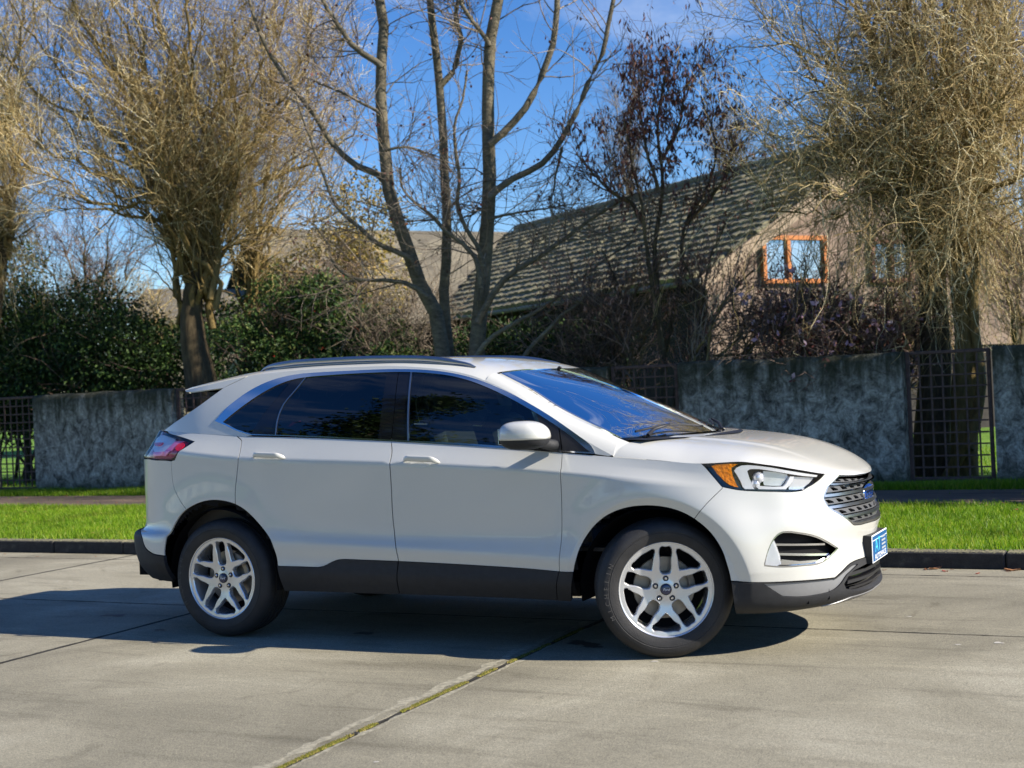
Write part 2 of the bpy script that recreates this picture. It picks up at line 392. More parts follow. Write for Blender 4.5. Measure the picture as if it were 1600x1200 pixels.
# ---- hood: param a = x-station fraction , heightfield over (x, y)
HZ=cv((2.45,1.176),(2.7,1.164),(2.9,1.149),(3.1,1.129),(3.3,1.098),(3.45,1.061),(3.58,1.014),(3.69,.962),(3.755,.930),(3.788,.911),(3.80,.905))
HE_Y=pch(L7[12:,0],-L7[12:,1]); HE_Z=pch(L7[12:,0],L7[12:,2])
def Hz(x,y):
    x=np.asarray(x,float); ye=np.maximum(pev(HE_Y,x),1e-4); ze=pev(HE_Z,x); zc=pev(HZ,x)
    t=np.clip(np.abs(y)/ye,0,1)
    p=6.5-2.5*np.clip((x-3.2)/.6,0,1)+8*np.clip((3.0-x)/.35,0,1)**1.5
    z=zc-(zc-ze)*(.12*t**2+.88*t**p)
    # power dome: centre raised a little, with a soft step
    f=np.clip((3.62-x)/.25,0,1)*np.clip((x-2.6)/.2,0,1)
    yd=.50-.10*np.clip((x-2.7)/1.1,0,1)
    z=z+.007*f/(1+np.exp((np.abs(y)-yd)/.009))
    return z
def H(a,b): return np.stack([np.asarray(a,float),np.asarray(b,float),Hz(a,b)],-1)
# ---- windscreen: a in 0..1 near->far edge half (0 = near pillar, 1 = centre), b 0 = top .. 1 = bottom
WSE=np.array([(1.83,-.640,1.565),(2.045,-.672,1.450),(2.21,-.700,1.350),(2.375,-.728,1.270),(2.52,-.752,1.210),(2.63,-.772,1.162)])

RFX=cv((0,1.93),(.2,1.922),(.4,1.895),(.55,1.865),(.64,1.83),(.78,1.805))   # roof front edge x(|y|)
WSE[0]=(1.83,-.64,float(Rf(1.83,.64)))
WEC=cat(np.linspace(0,1,6),WSE)
def WS(a,b):
    a=np.asarray(a,float); b=np.asarray(b,float)
    e=pev(WEC,b); ab=np.abs(a)
    zt=float(Rf(1.93,0))
    top=np.array([1.93,0,zt]); bot=np.array([2.94,0,1.148])
    c=top+(bot-top)*b[...,None]; c=c+np.stack([0*b,0*b,.030*4*b*(1-b)],-1)
    s=np.sin(np.pi/2*np.clip(ab,0,1))
    w=np.stack([.25*ab+.75*s, ab, .25*ab+.75*s],-1)
    P=e*(1-w)+c*w
    yt=.64*(1-ab); xt=pev(RFX,yt); T=np.stack([xt,-yt,Rf(xt,yt)],-1)
    w0=.25*ab+.75*s; P0=np.stack([1.83*(1-w0)+1.93*w0,-yt,WSE[0][2]*(1-w0)+zt*w0],-1)
    P=P+(T-P0)*(1-b[...,None])
    P[...,1]=np.where(a<0,-P[...,1],P[...,1])
    return P
# A-pillar outer face between greenhouse edge and windscreen
def AP(a,b):   # a 0..1 down the pillar, b 0 outer .. 1 at glass
    a=np.asarray(a,float); b=np.asarray(b,float)
    x=1.805+(2.63-1.805)*a; z=pev(RZE,x); M=np.stack([x,Gy(x,z),z],-1)
    W=pev(WEC,a)
    t=b[...,None]; return M*(1-t)+W*t+np.stack([0*b,-.008*4*b*(1-b),.012*4*b*(1-b)],-1)
# ------------------------------------------------------------------ ground, road, verge
def concrete(name,c1,c2,c3,seed=0):
    m,t,b=newmat(name); o=tex(t); o=mapping(t,o,(1,1,1),(0,0,0)); 
    big=noise(t,o,.55,8,.62,.6); st=noise(t,mapping(t,o,(.5,3.5,1),(0,0,.18)),1.6,8,.68,.5); fine=noise(t,o,34,6,.8); agg=noise(t,o,115,3,.7)
    a=ramp(t,big,[(.32,c1),(.52,c2),(.70,c3)])
    s=ramp(t,st,[(.30,(.62,.61,.59)),(.46,(1,1,1)),(.56,(1,1,1)),(.72,(1.30,1.29,1.27))])
    a=mixc(t,.85,a,s,'MULTIPLY')
    f=ramp(t,fine,[(.30,(.62,.62,.62)),(.5,(1,1,1)),(.72,(1.25,1.25,1.23))]); a=mixc(t,.75,a,f,'MULTIPLY')
    g=ramp(t,agg,[(.36,(.45,.44,.42)),(.47,(.95,.95,.95)),(.56,(1.05,1.05,1.05)),(.66,(1.6,1.57,1.5))]); a=mixc(t,.75,a,g,'MULTIPLY')
    # oil and tyre marks
    sp=noise(t,mapping(t,o,(1.4,.8,1)),2.3,4,.5,1.2); k=ramp(t,sp,[(.66,(1,1,1)),(.74,(.70,.69,.67))]); a=mixc(t,.8,a,k,'MULTIPLY')
    t.links.new(a,b.inputs['Base Color']); b.inputs['Roughness'].default_value=.82; b.inputs['Specular IOR Level'].default_value=.35
    h=mathn(t,'ADD',fine,mathn(t,'MULTIPLY',agg,.8)); t.links.new(bumpn(t,h,.55,.006),b.inputs['Normal']); return m
M['concrete']=concrete('worn concrete',(.165,.153,.112),(.258,.241,.180),(.365,.345,.268))
M['joint']=simple('joint dirt',(.022,.020,.016),.95,var=.5,scale=40,bump=.6,bscale=90)
M['chalk']=simple('joint edge lime',(.285,.267,.20),.9,var=.35,scale=30,bump=.5,bscale=80)
M['kerb']=None
def kerbmat():
    m,t,b=newmat('mossy kerb stone'); o=tex(t); g=t.nodes.new('ShaderNodeNewGeometry'); sx=t.nodes.new('ShaderNodeSeparateXYZ'); t.links.new(g.outputs['Position'],sx.inputs[0])
    n=noise(t,o,9,7,.65); n2=noise(t,o,60,4,.6)
    a=ramp(t,n,[(.3,(.016,.016,.016)),(.55,(.034,.033,.031)),(.75,(.075,.072,.06))])
    top=ramp(t,mathn(t,'ADD',mathn(t,'MULTIPLY',sx.outputs[2],7.0),mathn(t,'MULTIPLY',n2,.25)),[(.93,(0,0,0)),(1.0,(1,1,1))])
    moss=ramp(t,n2,[(.35,(.20,.175,.11)),(.6,(.26,.24,.13)),(.8,(.12,.16,.02))])
    a=mixc(t,top,a,moss); t.links.new(a,b.inputs['Base Color']); b.inputs['Roughness'].default_value=.92
    t.links.new(bumpn(t,n2,.7,.01),b.inputs['Normal']); return m
M['kerb']=kerbmat()
def grassmat():
    m,t,b=newmat('lawn soil and grass'); o=tex(t)
    n=noise(t,o,1.1,6,.6); n2=noise(t,o,22,5,.7)
    a=ramp(t,n,[(.3,(.07,.16,.006)),(.55,(.12,.25,.008)),(.75,(.18,.30,.018))]); a=mixc(t,.7,a,ramp(t,n2,[(.3,(.5,.5,.45)),(.6,(1.1,1.1,1)),(.8,(1.3,1.25,1))]),'MULTIPLY')
    t.links.new(a,b.inputs['Base Color']); b.inputs['Roughness'].default_value=.9; t.links.new(bumpn(t,n2,.8,.03),b.inputs['Normal']); return m
M['grass']=grassmat()
def blademat():
    m,t,b=newmat('grass blades'); g=t.nodes.new('ShaderNodeNewGeometry'); n=noise(t,g.outputs['Position'],1.6,6,.65); n2=noise(t,mapping(t,g.outputs['Position'],(.5,1.6,1)),.8,4,.6)
    c=ramp(t,g.outputs['Random Per Island'],[(0,(.11,.24,.010)),(.7,(.23,.40,.016)),(.93,(.40,.46,.07))]); v=ramp(t,n,[(.30,(.50,.48,.42)),(.48,(.95,.95,.95)),(.70,(1.2,1.12,1.0))]); c=mixc(t,1.0,c,v,'MULTIPLY'); c=mixc(t,1.0,c,ramp(t,n2,[(.34,(.72,.80,.70)),(.6,(1.08,1.02,1))]),'MULTIPLY')
    t.links.new(c,b.inputs['Base Color']); b.inputs['Roughness'].default_value=.5; b.inputs['Specular IOR Level'].default_value=.3
    tr=t.nodes.new('ShaderNodeBsdfTranslucent'); t.links.new(c,tr.inputs[0]); ms=t.nodes.new('ShaderNodeMixShader'); ms.inputs[0].default_value=.5
    t.links.new(b.outputs[0],ms.inputs[1]); t.links.new(tr.outputs[0],ms.inputs[2]); t.links.new(ms.outputs[0],t.nodes['Material Output'].inputs[0]); return m
M['blade']=blademat()
def pathmat():
    m,t,b=newmat('old footpath asphalt with leaf litter'); o=tex(t)
    n=noise(t,mapping(t,o,(.6,2.5,1)),2.2,7,.65,.5); n2=noise(t,o,45,4,.7)
    a=ramp(t,n,[(.32,(.06,.046,.036)),(.5,(.12,.085,.058)),(.68,(.21,.145,.095)),(.8,(.10,.13,.03))]); a=mixc(t,.7,a,ramp(t,n2,[(.3,(.5,.5,.5)),(.7,(1.3,1.3,1.3))]),'MULTIPLY')
    t.links.new(a,b.inputs['Base Color']); b.inputs['Roughness'].default_value=.9; t.links.new(bumpn(t,n2,.6,.01),b.inputs['Normal']); return m
M['path']=pathmat()
def quad(x0,x1,y0,y1,z): return [(x0,y0,z),(x1,y0,z),(x1,y1,z),(x0,y1,z)],[(0,1,2,3)]
g=tag(mesh('ground',*quad(-400,400,-400,400,-.06),M['grass']),kind='structure')
road=tag(mesh('road',*quad(-120,120,-14,2.62,-.0052),M['joint']),kind='structure')
# concrete slabs, each its own piece, bevelled joints; 18 mm open joints
JX=[2.10+2.95*k for k in range(-8,8)]; JY=[-13.9,-9.0,-4.3,.085,2.24,2.60]
for a,b in zip(JX[:-1],JX[1:]):
    for c,d in zip(JY[:-1],JY[1:]):
        gp=.011 if c>-5 else .009
        gx0=.012; gx1=.012
        gy0=.008; gy1=.008
        x0,x1,y0,y1=a+gx0,b-gx1,c+gy0,d-gy1
        w1=.008; z1=-.004
        V=[];ring=[(0,-.012),(0,z1),(w1,0)]
        for off,z in ring:
            V+=[(x0+off,y0+off,z),(x1-off,y0+off,z),(x1-off,y1-off,z),(x0+off,y1-off,z)]
        F=[(8,9,10,11)]
        for r0 in (0,4):
            for i in range(4): F.append((r0+i,r0+(i+1)%4,r0+4+(i+1)%4,r0+4+i))
        o=mesh('slab',V,F,M['concrete'],road)
for x0,x1 in ((-120,JX[0]-.01),(JX[-1]+.01,120)): mesh('slab',*quad(x0,x1,-13.9,2.6,-.0005),M['concrete'],road)
# lime-stained, chipped edges beside the open joint under the bonnet side, and moss growing in it
def strip(name,pts,wd,mt,parent,z=.0015,jit=.35,seed=1,kind=None):
    r=np.random.default_rng(seed); pts=np.array(pts,float); n=int(np.linalg.norm(pts[1]-pts[0])/.02); t=np.linspace(0,1,n)
    P=pts[0]+(pts[1]-pts[0])*t[:,None]; d=(pts[1]-pts[0])/np.linalg.norm(pts[1]-pts[0]); nn=np.array([-d[1],d[0]])
    k=np.convolve(r.normal(0,1,n+20),np.ones(7)/7,'same')[:n]*jit
    k2=np.convolve(r.normal(0,1,n+20),np.ones(7)/7,'same')[:n]*jit
    w0=wd*np.clip(.5+k,.08,2); w1=wd*np.clip(.5+k2,.08,2)
    V=np.zeros((n,2,3)); V[:,0,:2]=P-nn*w0[:,None]; V[:,1,:2]=P+nn*w1[:,None]; V[...,2]=z
    m=MB(); m.grid(V); o=m.obj(name,mt,parent); 
    if kind: o['kind']=kind
    return o
strip('joint_edge_stain',[(2.10-.075,-7.0),(2.10-.075,.05)],.045,M['chalk'],road,.0015,.9,3)
strip('joint_edge_stain',[(2.10+.035,-7.0),(2.10+.035,.05)],.012,M['chalk'],road,.0015,1.9,4)
M['moss']=island_mat('joint moss',(.07,.085,.010),(.17,.165,.022),.9,0,(.26,.20,.07))
def clumps(n,box,size,h,seed):
    r=np.random.default_rng(seed); c=np.stack([r.uniform(*box[0],n),r.uniform(*box[1],n),np.full(n,box[2])],1)
    a=r.uniform(0,6.28,n); s=size*r.uniform(.4,1.3,n); hh=h*r.uniform(.4,1.4,n)
    V=np.zeros((n,4,3)); 
    for i in range(3): V[:,i]=c+np.stack([np.cos(a+i*2.09)*s,np.sin(a+i*2.09)*s,0*s],1)
    V[:,3]=c+np.stack([0*s,0*s,hh],1)
    b=np.arange(n)[:,None]*4; F=np.concatenate([b+np.array([[0,1,3]]),b+np.array([[1,2,3]]),b+np.array([[2,0,3]])])
    return V.reshape(-1,3),F
for k,x in enumerate(JX):
    if -14<x<8 : strip('joint_filler',[(x,-8.0),(x,2.58)],.030 if abs(x-2.1)>.1 else .026,M['joint'],road,.0012,.30,400+k)
strip('joint_filler',[(-14,.085),(8,.085)],.020,M['joint'],road,.0008,.45,440); strip('joint_filler',[(-14,2.24),(8,2.24)],.014,M['joint'],road,.0008,.5,441)
mv=[];mf=[];o_=0
rr=np.random.default_rng(5)
for k in range(60):
    y=rr.uniform(-6,.0); L=rr.uniform(.05,.28); n=int(L*900)
    if y<-.25 or rr.random()<.3:
        V,F=clumps(n,((2.1-.011,2.1+.012),(y,y+L),.0005),.0052,.008,100+k); mv.append(V); mf.append(F+o_); o_+=len(V)
mo=mesh('joint_moss',np.vstack(mv),np.vstack(mf),M['moss'],road); mo['kind']='stuff'
# kerb stones
kerb=tag(empty('kerb',(0,2.60,0)),kind='structure')
kx=-24.; 
while kx<14:
    L=.91; b=MB(); b.box((L/2,.09,.058),(L-.008,.18,.130),bev=.012); b.obj('kerb_stone',M['kerb'],kerb,loc=(kx,random.uniform(-.004,.004),random.uniform(-.004,.003))); kx+=L
# verge with two grass strips and a footpath
VZ=.115
tag(mesh('grass_verge',*quad(-60,40,2.775,6.20,VZ),M['grass']),kind='structure')
tag(mesh('footpath',*quad(-60,40,6.10,7.80,VZ+.005),M['path']),kind='structure')
tag(mesh('garden_ground',*quad(-90,60,7.70,120,VZ-.003),M['grass']),kind='structure')
def blades(n,x0,x1,y0,y1,z,h,wd,seed,dens=None):
    r=np.random.default_rng(seed); x=r.uniform(x0,x1,n); y=r.uniform(y0,y1,n)
    if dens is not None:
        k=dens(x,y)>r.uniform(0,1,n); x=x[k];y=y[k];n=len(x)
    a=r.uniform(0,6.28,n); hh=h*r.uniform(.5,1.3,n); ln=r.normal(0,.35,(n,2))*hh[:,None]
    hh*= .75+.5*(np.sin(x*1.7+y*2.3)*np.sin(x*.9-y*3.1)*.5+.5)
    V=np.zeros((n,3,3)); V[:,0]=np.stack([x-np.cos(a)*wd,y-np.sin(a)*wd,np.full(n,z)],1); V[:,1]=np.stack([x+np.cos(a)*wd,y+np.sin(a)*wd,np.full(n,z)],1)
    V[:,2]=np.stack([x+ln[:,0],y+ln[:,1],z+hh],1)
    return V.reshape(-1,3),np.arange(3*n).reshape(-1,3)
V1,F1=blades(160000,-11,5.5,2.70,6.26,VZ,.048,.0046,11,lambda x,y:np.clip(.55+2.2*np.maximum(np.abs(np.sin(x*3.1)*.03+np.sin(x*11.3)*.02+np.sin(x*23.7)*.012)-.0+np.minimum(y-2.70,6.26-y)*3.0,0)-.45,0,1))
V2,F2=blades(42000,-12,5.5,7.78,8.42,VZ,.085,.006,12)
V3,F3=blades(16000,-12,5.5,6.3,7.8,VZ,.035,.005,13,lambda x,y:np.clip(.9-np.minimum(y-6.3,7.8-y)*5,0.02,1)*(np.sin(x*1.3)*.3+.6))
V4,F4=blades(26000,-15,5.5,8.8,16,VZ,.06,.008,14)
Vs=[V1,V2,V3,V4]; Fs=[];k=0
for V,F in zip(Vs,(F1,F2,F3,F4)): Fs.append(F+k); k+=len(V)
tag(mesh('grass_blades',np.vstack(Vs),np.vstack(Fs),M['blade']),'short bright green grass growing on the verge beside the kerb and along the wall','grass',kind='stuff')
# fallen leaves in the gutter and on the verge
M['litter']=island_mat('dead leaves',(.16,.06,.03),(.33,.17,.08),.7,.1,(.42,.10,.07))
def leafcard(c,s,seed):
    r=np.random.default_rng(seed); a=r.uniform(0,6.28); t=np.array([-1,-.5,0,.55,1]); wv=np.array([.08,.42,.5,.34,.03])
    V=[];F=[]
    for x,wd in zip(t,wv): V+=[(x*s,wd*s,.25*s*abs(x)+.02*s),(x*s,0,.0),(x*s,-wd*s,.22*s*abs(x)+.05*s)]
    for i in range(4):
        for j in (0,1): F.append((i*3+j,i*3+j+1,i*3+3+j+1,i*3+3+j))
    V=np.array(V)@np.array([[math.cos(a),math.sin(a),0],[-math.sin(a),math.cos(a),0],[0,0,1]])
    return V+np.array(c),F
for i,(px,py,zz,lab) in enumerate([(1462,888,.003,'curled brown leaf lying in the gutter right of the car'),(1582,891,.003,'pale brown leaf in the gutter at the right edge'),(6,861,.003,'reddish brown leaf in the gutter at the left edge')]):
    P=at(px,py,1)-np.array(CAM); t=-(CAM[2]-zz)/P[2]; P=np.array(CAM)+P*t; P[1]=min(P[1],2.56)
    V,F=leafcard(P,.055,i); tag(mesh('fallen_leaf',V,F,M['litter']),lab,'leaf','fallen leaves in the gutter')
b=MB(); r=np.random.default_rng(31)
for i in range(260):
    x=r.uniform(-10,5.4); y=r.choice([r.uniform(2.30,2.58),r.uniform(2.9,6.3),r.uniform(6.3,7.8),r.uniform(7.7,8.3)]); z=.003 if y<2.6 else VZ+.035
    V,F=leafcard((x,y,z),r.uniform(.01,.028),500+i); b.add(V,F)
tag(b.obj('leaf_litter',M['litter']),'small dead leaves scattered over the verge and gutter','leaf litter',kind='stuff')
# ------------------------------------------------------------------ garden wall
def wallmat():
    m,t,b=newmat('stained stucco wall'); g=t.nodes.new('ShaderNodeNewGeometry'); o=g.outputs['Position']; sx=t.nodes.new('ShaderNodeSeparateXYZ'); t.links.new(o,sx.inputs[0]); z=sx.outputs[2]
    n1=noise(t,mapping(t,o,(1,1,.8)),6.5,9,.74,.9); n2=noise(t,o,26,6,.72,.5); ns=noise(t,mapping(t,o,(5,5,.35)),1.5,6,.62,.3); n4=noise(t,o,9,5,.65)
    a=ramp(t,n1,[(.36,(.075,.07,.06)),(.46,(.22,.21,.18)),(.55,(.40,.385,.33)),(.66,(.58,.56,.49))])
    a=mixc(t,.9,a,ramp(t,n2,[(.30,(.30,.30,.31)),(.47,(.85,.85,.85)),(.7,(1.35,1.35,1.35))]),'MULTIPLY')
    # dark streaks running down from the top, and a dark green tone towards the foot
    hi=mathn(t,'ADD',mathn(t,'MULTIPLY',mathn(t,'SUBTRACT',z,.95),1.25),mathn(t,'MULTIPLY',mathn(t,'SUBTRACT',ns,.5),1.7))
    dk=ramp(t,hi,[(.25,(0,0,0)),(.85,(1,1,1))]); a=mixc(t,mathn(t,'MULTIPLY',dk,.90),a,(.034,.036,.018))
    ft=ramp(t,mathn(t,'ADD',z,mathn(t,'MULTIPLY',n4,.35)),[(.33,(1,1,1)),(.55,(0,0,0))]); a=mixc(t,mathn(t,'MULTIPLY',ft,.7),a,(.03,.04,.015))
    # moss on the crown; its sunlit top edge is put into a brighter green
    mo=ramp(t,mathn(t,'ADD',mathn(t,'ADD',z,mathn(t,'MULTIPLY',mathn(t,'SUBTRACT',n4,.5),.20)),mathn(t,'MULTIPLY',mathn(t,'SUBTRACT',ns,.5),.25)),[(1.30,(0,0,0)),(1.47,(1,1,1))])
    mc=ramp(t,noise(t,o,40,5,.7),[(.3,(.020,.024,.008)),(.55,(.035,.045,.010)),(.75,(.07,.09,.012))]); mb_=ramp(t,noise(t,o,40,5,.7),[(.3,(.12,.16,.012)),(.7,(.34,.44,.025))]); cw=ramp(t,mathn(t,'ADD',z,mathn(t,'MULTIPLY',mathn(t,'SUBTRACT',n4,.5),.05)),[(1.595,(0,0,0)),(1.63,(1,1,1))]); mc=mixc(t,cw,mc,mb_)
    a=mixc(t,mo,a,mc); t.links.new(a,b.inputs['Base Color']); b.inputs['Roughness'].default_value=.93; b.inputs['Specular IOR Level'].default_value=.2
    h=mathn(t,'ADD',n2,mathn(t,'MULTIPLY',n1,.6)); t.links.new(bumpn(t,h,.9,.03),b.inputs['Normal']); return m
M['wall']=wallmat()
WY=8.42; WTOP=1.672
def wall_section(x0,x1,label,y=WY):
    n=max(int((x1-x0)/.06),2); r=np.random.default_rng(int(abs(x0)*10)+3)
    # cross-section ring (y,z) going over the top with rounded mossy crown, uneven
    sec=[(0,0),(0,.5),(0,1.0),(-.002,1.40),(-.006,1.55),(.0,1.63),(.03,1.668),(.10,1.678),(.20,1.676),(.27,1.65),(.28,1.5),(.28,.0)]
    X=np.linspace(x0,x1,n); P=np.zeros((n,len(sec),3)); P[...,0]=X[:,None]
    w=np.convolve(r.normal(0,1,n+12),np.ones(5)/5,'same')[:n]; w2=np.convolve(r.normal(0,1,n+12),np.ones(9)/9,'same')[:n]
    for j,(a,c) in enumerate(sec):
        P[:,j,1]=y+a+.006*w*(c>1.4)+.004*w2; P[:,j,2]=.06+ c*(WTOP-.06)/1.678 + (.012*w+.006*w2)*(c>1.5)
    m=MB(); m.grid(P,flip=True); V=np.vstack(m.V)
    m.F.append(tuple(range(len(sec)))); m.F.append(tuple((n-1)*len(sec)+i for i in range(len(sec)))[::-1])
    o=m.obj('garden_wall',M['wall']); tag(o,label,'wall','sections of stucco garden wall'); smooth_by_angle(o,50)
    return o
wx=lambda px,y=WY:float(aty(px,600,y)[0])
G1=(wx(1413),wx(1549)); G2=(wx(951),wx(1057)); G3=(wx(268),wx(357)); G4=(wx(48)-1.0,wx(48))
wall_section(G1[1]+.02,G1[1]+9,'stained stucco wall section with mossy top at the right edge')
wall_section(G2[1]+.02,G1[0]-.02,'longest clear stucco wall section with mossy top behind the bonnet')
wall_section(G3[1]+.02,G2[0]-.02,'stucco wall section mostly hidden behind the cabin of the car')
wall_section(G4[1]+.02,G3[0]-.02,'streaked grey stucco wall section left of the car tail')
wall_section(G4[0]-12,G4[0]-.02,'stucco wall section beyond the leftmost trellis gate')
# trellis gates of rusty iron bars
M['rust']=simple('rusty brown iron',(.085,.050,.042),.8,var=.35,scale=25,bump=.5,bscale=80)
def gate(x0,x1,label,top=1.66,sp=.137):
    t=tag(empty('trellis_gate',((x0+x1)/2,WY+.10,VZ)),label,'gate','rusty trellis gates in the wall'); hw=(x1-x0)/2-.03; H=top-VZ
    me=MB().box((0,0,H/2),(.045,.045,H),bev=.006).obj('p',M['rust'],link=False)
    for s in (-1,1): inst('post',me,t,(s*hw,0,0))
    me=MB().box((0,0,0),(2*hw-.05,.04,.04),bev=.006).obj('r',M['rust'],link=False)
    for z in (.07,H-.02): inst('rail',me,t,(0,0,z))
    nv=int(round(2*hw/sp)); nh=int(round((H-.09)/sp))
    me=MB().box((0,0,0),(.020,.014,H-.14)).obj('b',M['rust'],link=False)
    for i in range(1,nv): inst('upright_bar',me,t,(-hw+2*hw*i/nv,.0,(H+.05)/2))
    me=MB().box((0,0,0),(2*hw-.05,.010,.018)).obj('b2',M['rust'],link=False)
    for i in range(1,nh): inst('cross_bar',me,t,(0,-.0135,.07+(H-.09)*i/nh))
    return t
gate(*G1,'rusty trellis gate right of the car, in front of the willow trunk')
gate(*G2,'rusty trellis gate seen above the windscreen')
gate(*G3,'dark trellis gate peeking out beside the rear window')
gate(*G4,'rusty trellis gate at the left edge with sunlit garden behind it')
# wall of the shed garden behind gate: low second wall hidden parts are not built
# ------------------------------------------------------------------ house
def tilemat(name,a,b2,c):
    m,t,b=newmat(name); o=t.nodes.new('ShaderNodeNewGeometry').outputs['Position']
    oi=t.nodes.new('ShaderNodeObjectInfo'); n=noise(t,o,1.7,7,.65,.4); n2=noise(t,o,14,5,.7)
    k=mathn(t,'ADD',mathn(t,'MULTIPLY',n,.75),mathn(t,'MULTIPLY',n2,.3))
    col=ramp(t,k,[(.34,a),(.52,b2),(.68,c)]); t.links.new(col,b.inputs['Base Color']); b.inputs['Roughness'].default_value=.88; t.links.new(bumpn(t,n2,.6,.02),b.inputs['Normal']); return m
M['tile']=tilemat('weathered concrete tile',(.10,.088,.055),(.19,.172,.105),(.28,.262,.15))
M['tile2']=tilemat('grey brown shingle',(.075,.066,.05),(.135,.12,.09),(.20,.18,.13))
M['stucco']=simple('pink grey stucco',(.20,.145,.115),.9,var=.35,scale=3,bump=.4,bscale=60)
M['darkboard']=simple('dark stained boards',(.022,.018,.016),.85,var=.4,scale=8)
M['orange']=simple('varnished orange timber',(.44,.14,.022),.45,var=.18,scale=20)
M['redwood']=simple('red brown window timber',(.16,.055,.03),.6,var=.2)
M['fascia']=simple('weathered barge board',(.30,.225,.16),.8,var=.15)
M['gutter']=simple('pale gutter',(.20,.19,.165),.6)
def paneglass():
    m,t,b=newmat('window pane'); o=tex(t); t.links.new(ramp(t,noise(t,o,2,3),[(.3,(.30,.36,.42)),(.7,(.55,.6,.66))]),b.inputs['Base Color']); b.inputs['Roughness'].default_value=.03; b.inputs['Specular IOR Level'].default_value=1.0; b.inputs['Metallic'].default_value=.75; return m
M['pane']=paneglass()
APX=np.array([.27,20.98,6.34]); RD=np.array([-.8025,.5966,0.]); PD=np.array([.5966,.8025,0.]); HWD,DROP=5.04,2.99; SL=math.hypot(HWD,DROP)
LR=17.0
house=tag(empty('house',tuple(APX*[1,1,0]+[0,0,VZ])),'large house with mossy tiled roof and pink stucco gable behind the trees','house')
HO=np.array(house.location)
def hp(s,l,z): return APX*[1,1,0]+PD*s+RD*l+np.array([0,0,z])-HO    # s across from ridge (towards road is negative), l along ridge
def hbox(mb,s0,s1,l0,l1,z0,z1):
    V=[hp(s,l,z) for z in (z0,z1) for l in (l0,l1) for s in (s0,s1)]
    mb.add(V,[(0,1,3,2),(4,6,7,5),(0,4,5,1),(2,3,7,6),(0,2,6,4),(1,5,7,3)]); return mb
AZ=APX[2]; EZ=AZ-DROP
def roofp(d,l,up=0): # d distance down slope on road side
    s=-d*HWD/SL; z=AZ-d*DROP/SL; n=np.array([0,0,1])*HWD/SL - PD*DROP/SL
    return hp(s,l,z)+n*up
m=MB()  # roof deck, road side and garden side
m.add([roofp(0,-.25,-.05),roofp(SL,-.25,-.05),roofp(SL,LR-HWD,-.05),roofp(0,LR,-.05),roofp(0,-.25,-.12),roofp(SL,-.25,-.12),roofp(SL,LR-HWD,-.12),roofp(0,LR,-.12)],[(0,1,2,3),(7,6,5,4),(0,4,5,1),(1,5,6,2),(2,6,7,3)])
m.add([hp(0,-.25,AZ),hp(HWD,-.25,EZ),hp(HWD,LR+4,EZ),hp(0,LR+4,AZ),hp(0,-.25,AZ-.1),hp(HWD,-.25,EZ-.1),hp(HWD,LR+4,EZ-.1),hp(0,LR+4,AZ-.1)],[(3,2,1,0),(4,5,6,7),(1,5,4,0)])
m.obj('roof',M['tile'],house); roof=C.objects[-1] if False else bpy.data.objects['roof']
ROWS=18; EX=SL/ROWS; TW=.30
def tile_mesh():
    # slightly rolled tile, length along +Y(down slope) EX+.06, thick front lip
    n=5; V=[];F=[]
    L=EX+.05
    for j,(y,z0) in enumerate(((0,.0),(L,.062))):
        for k in range(n): 
            x=-TW/2+.008+(TW-.016)*k/(n-1); V.append((x,y,z0+.020*math.sin(math.pi*k/(n-1)*1.0)+.015))
    for k in range(n): x=-TW/2+.008+(TW-.016)*k/(n-1); V.append((x,L,-.012))
    for k in range(n-1): F.append((k,k+1,n+k+1,n+k)); F.append((n+k,n+k+1,2*n+k+1,2*n+k))
    F+= [(0,n,2*n),(n-1,3*n-1,2*n-1)]
    return V,F
TV,TF=tile_mesh(); TV=np.array(TV)
tme=mesh('roof_tile',TV,TF,M['tile'],link=False)
bx=-RD; by=(roofp(1,0)-roofp(0,0)); by/=np.linalg.norm(by); bz=np.cross(bx,by)
if bz[2]<0: bx=RD; bz=np.cross(bx,by)
TM=Matrix(((bx[0],by[0],bz[0]),(bx[1],by[1],bz[1]),(bx[2],by[2],bz[2])))
cand=[]
for i in range(ROWS):
    d=i*EX; lim=LR-(d+EX)*HWD/SL-.0; k=0
    while True:
        l=-.25+TW*(k+.5)+(TW/2 if i%2 else 0); k+=1
        if l>lim: break
        p=roofp(d,l,0)
        cand.append((float(np.linalg.norm(p+HO-np.array(CAM))),i,l,p))
cand.sort(key=lambda c:c[0]); rt=np.random.default_rng(77)
mb=MB()
for q_,(dd,i,l,p) in enumerate(cand):
    j=rt.normal(0,.012,3); tw=rt.normal(0,.02)
    Rm=(TM@Matrix.Rotation(tw,3,'Z'))
    if q_<300:
        o=bpy.data.objects.new('roof_tile',tme); C.objects.link(o); o.parent=house; o.matrix_local=Matrix.Translation(Vector(p+j*[1,1,.6]))@Rm.to_4x4()
        o.parent=roof if False else house
    else: mb.add(TV@np.array(Rm).T+p+j*[1,1,.6],TF)
o=mb.obj('far_roof_tiles',M['tile'],house); o['kind']='stuff'
m=MB()
for k in range(int(LR/.4)): P=np.array([roofp(0,-.2+k*.4,.05),roofp(0,-.2+k*.4+.39,.07)]); m.tube(P,.10,8)
m.obj('ridge_capping',M['tile'],house)
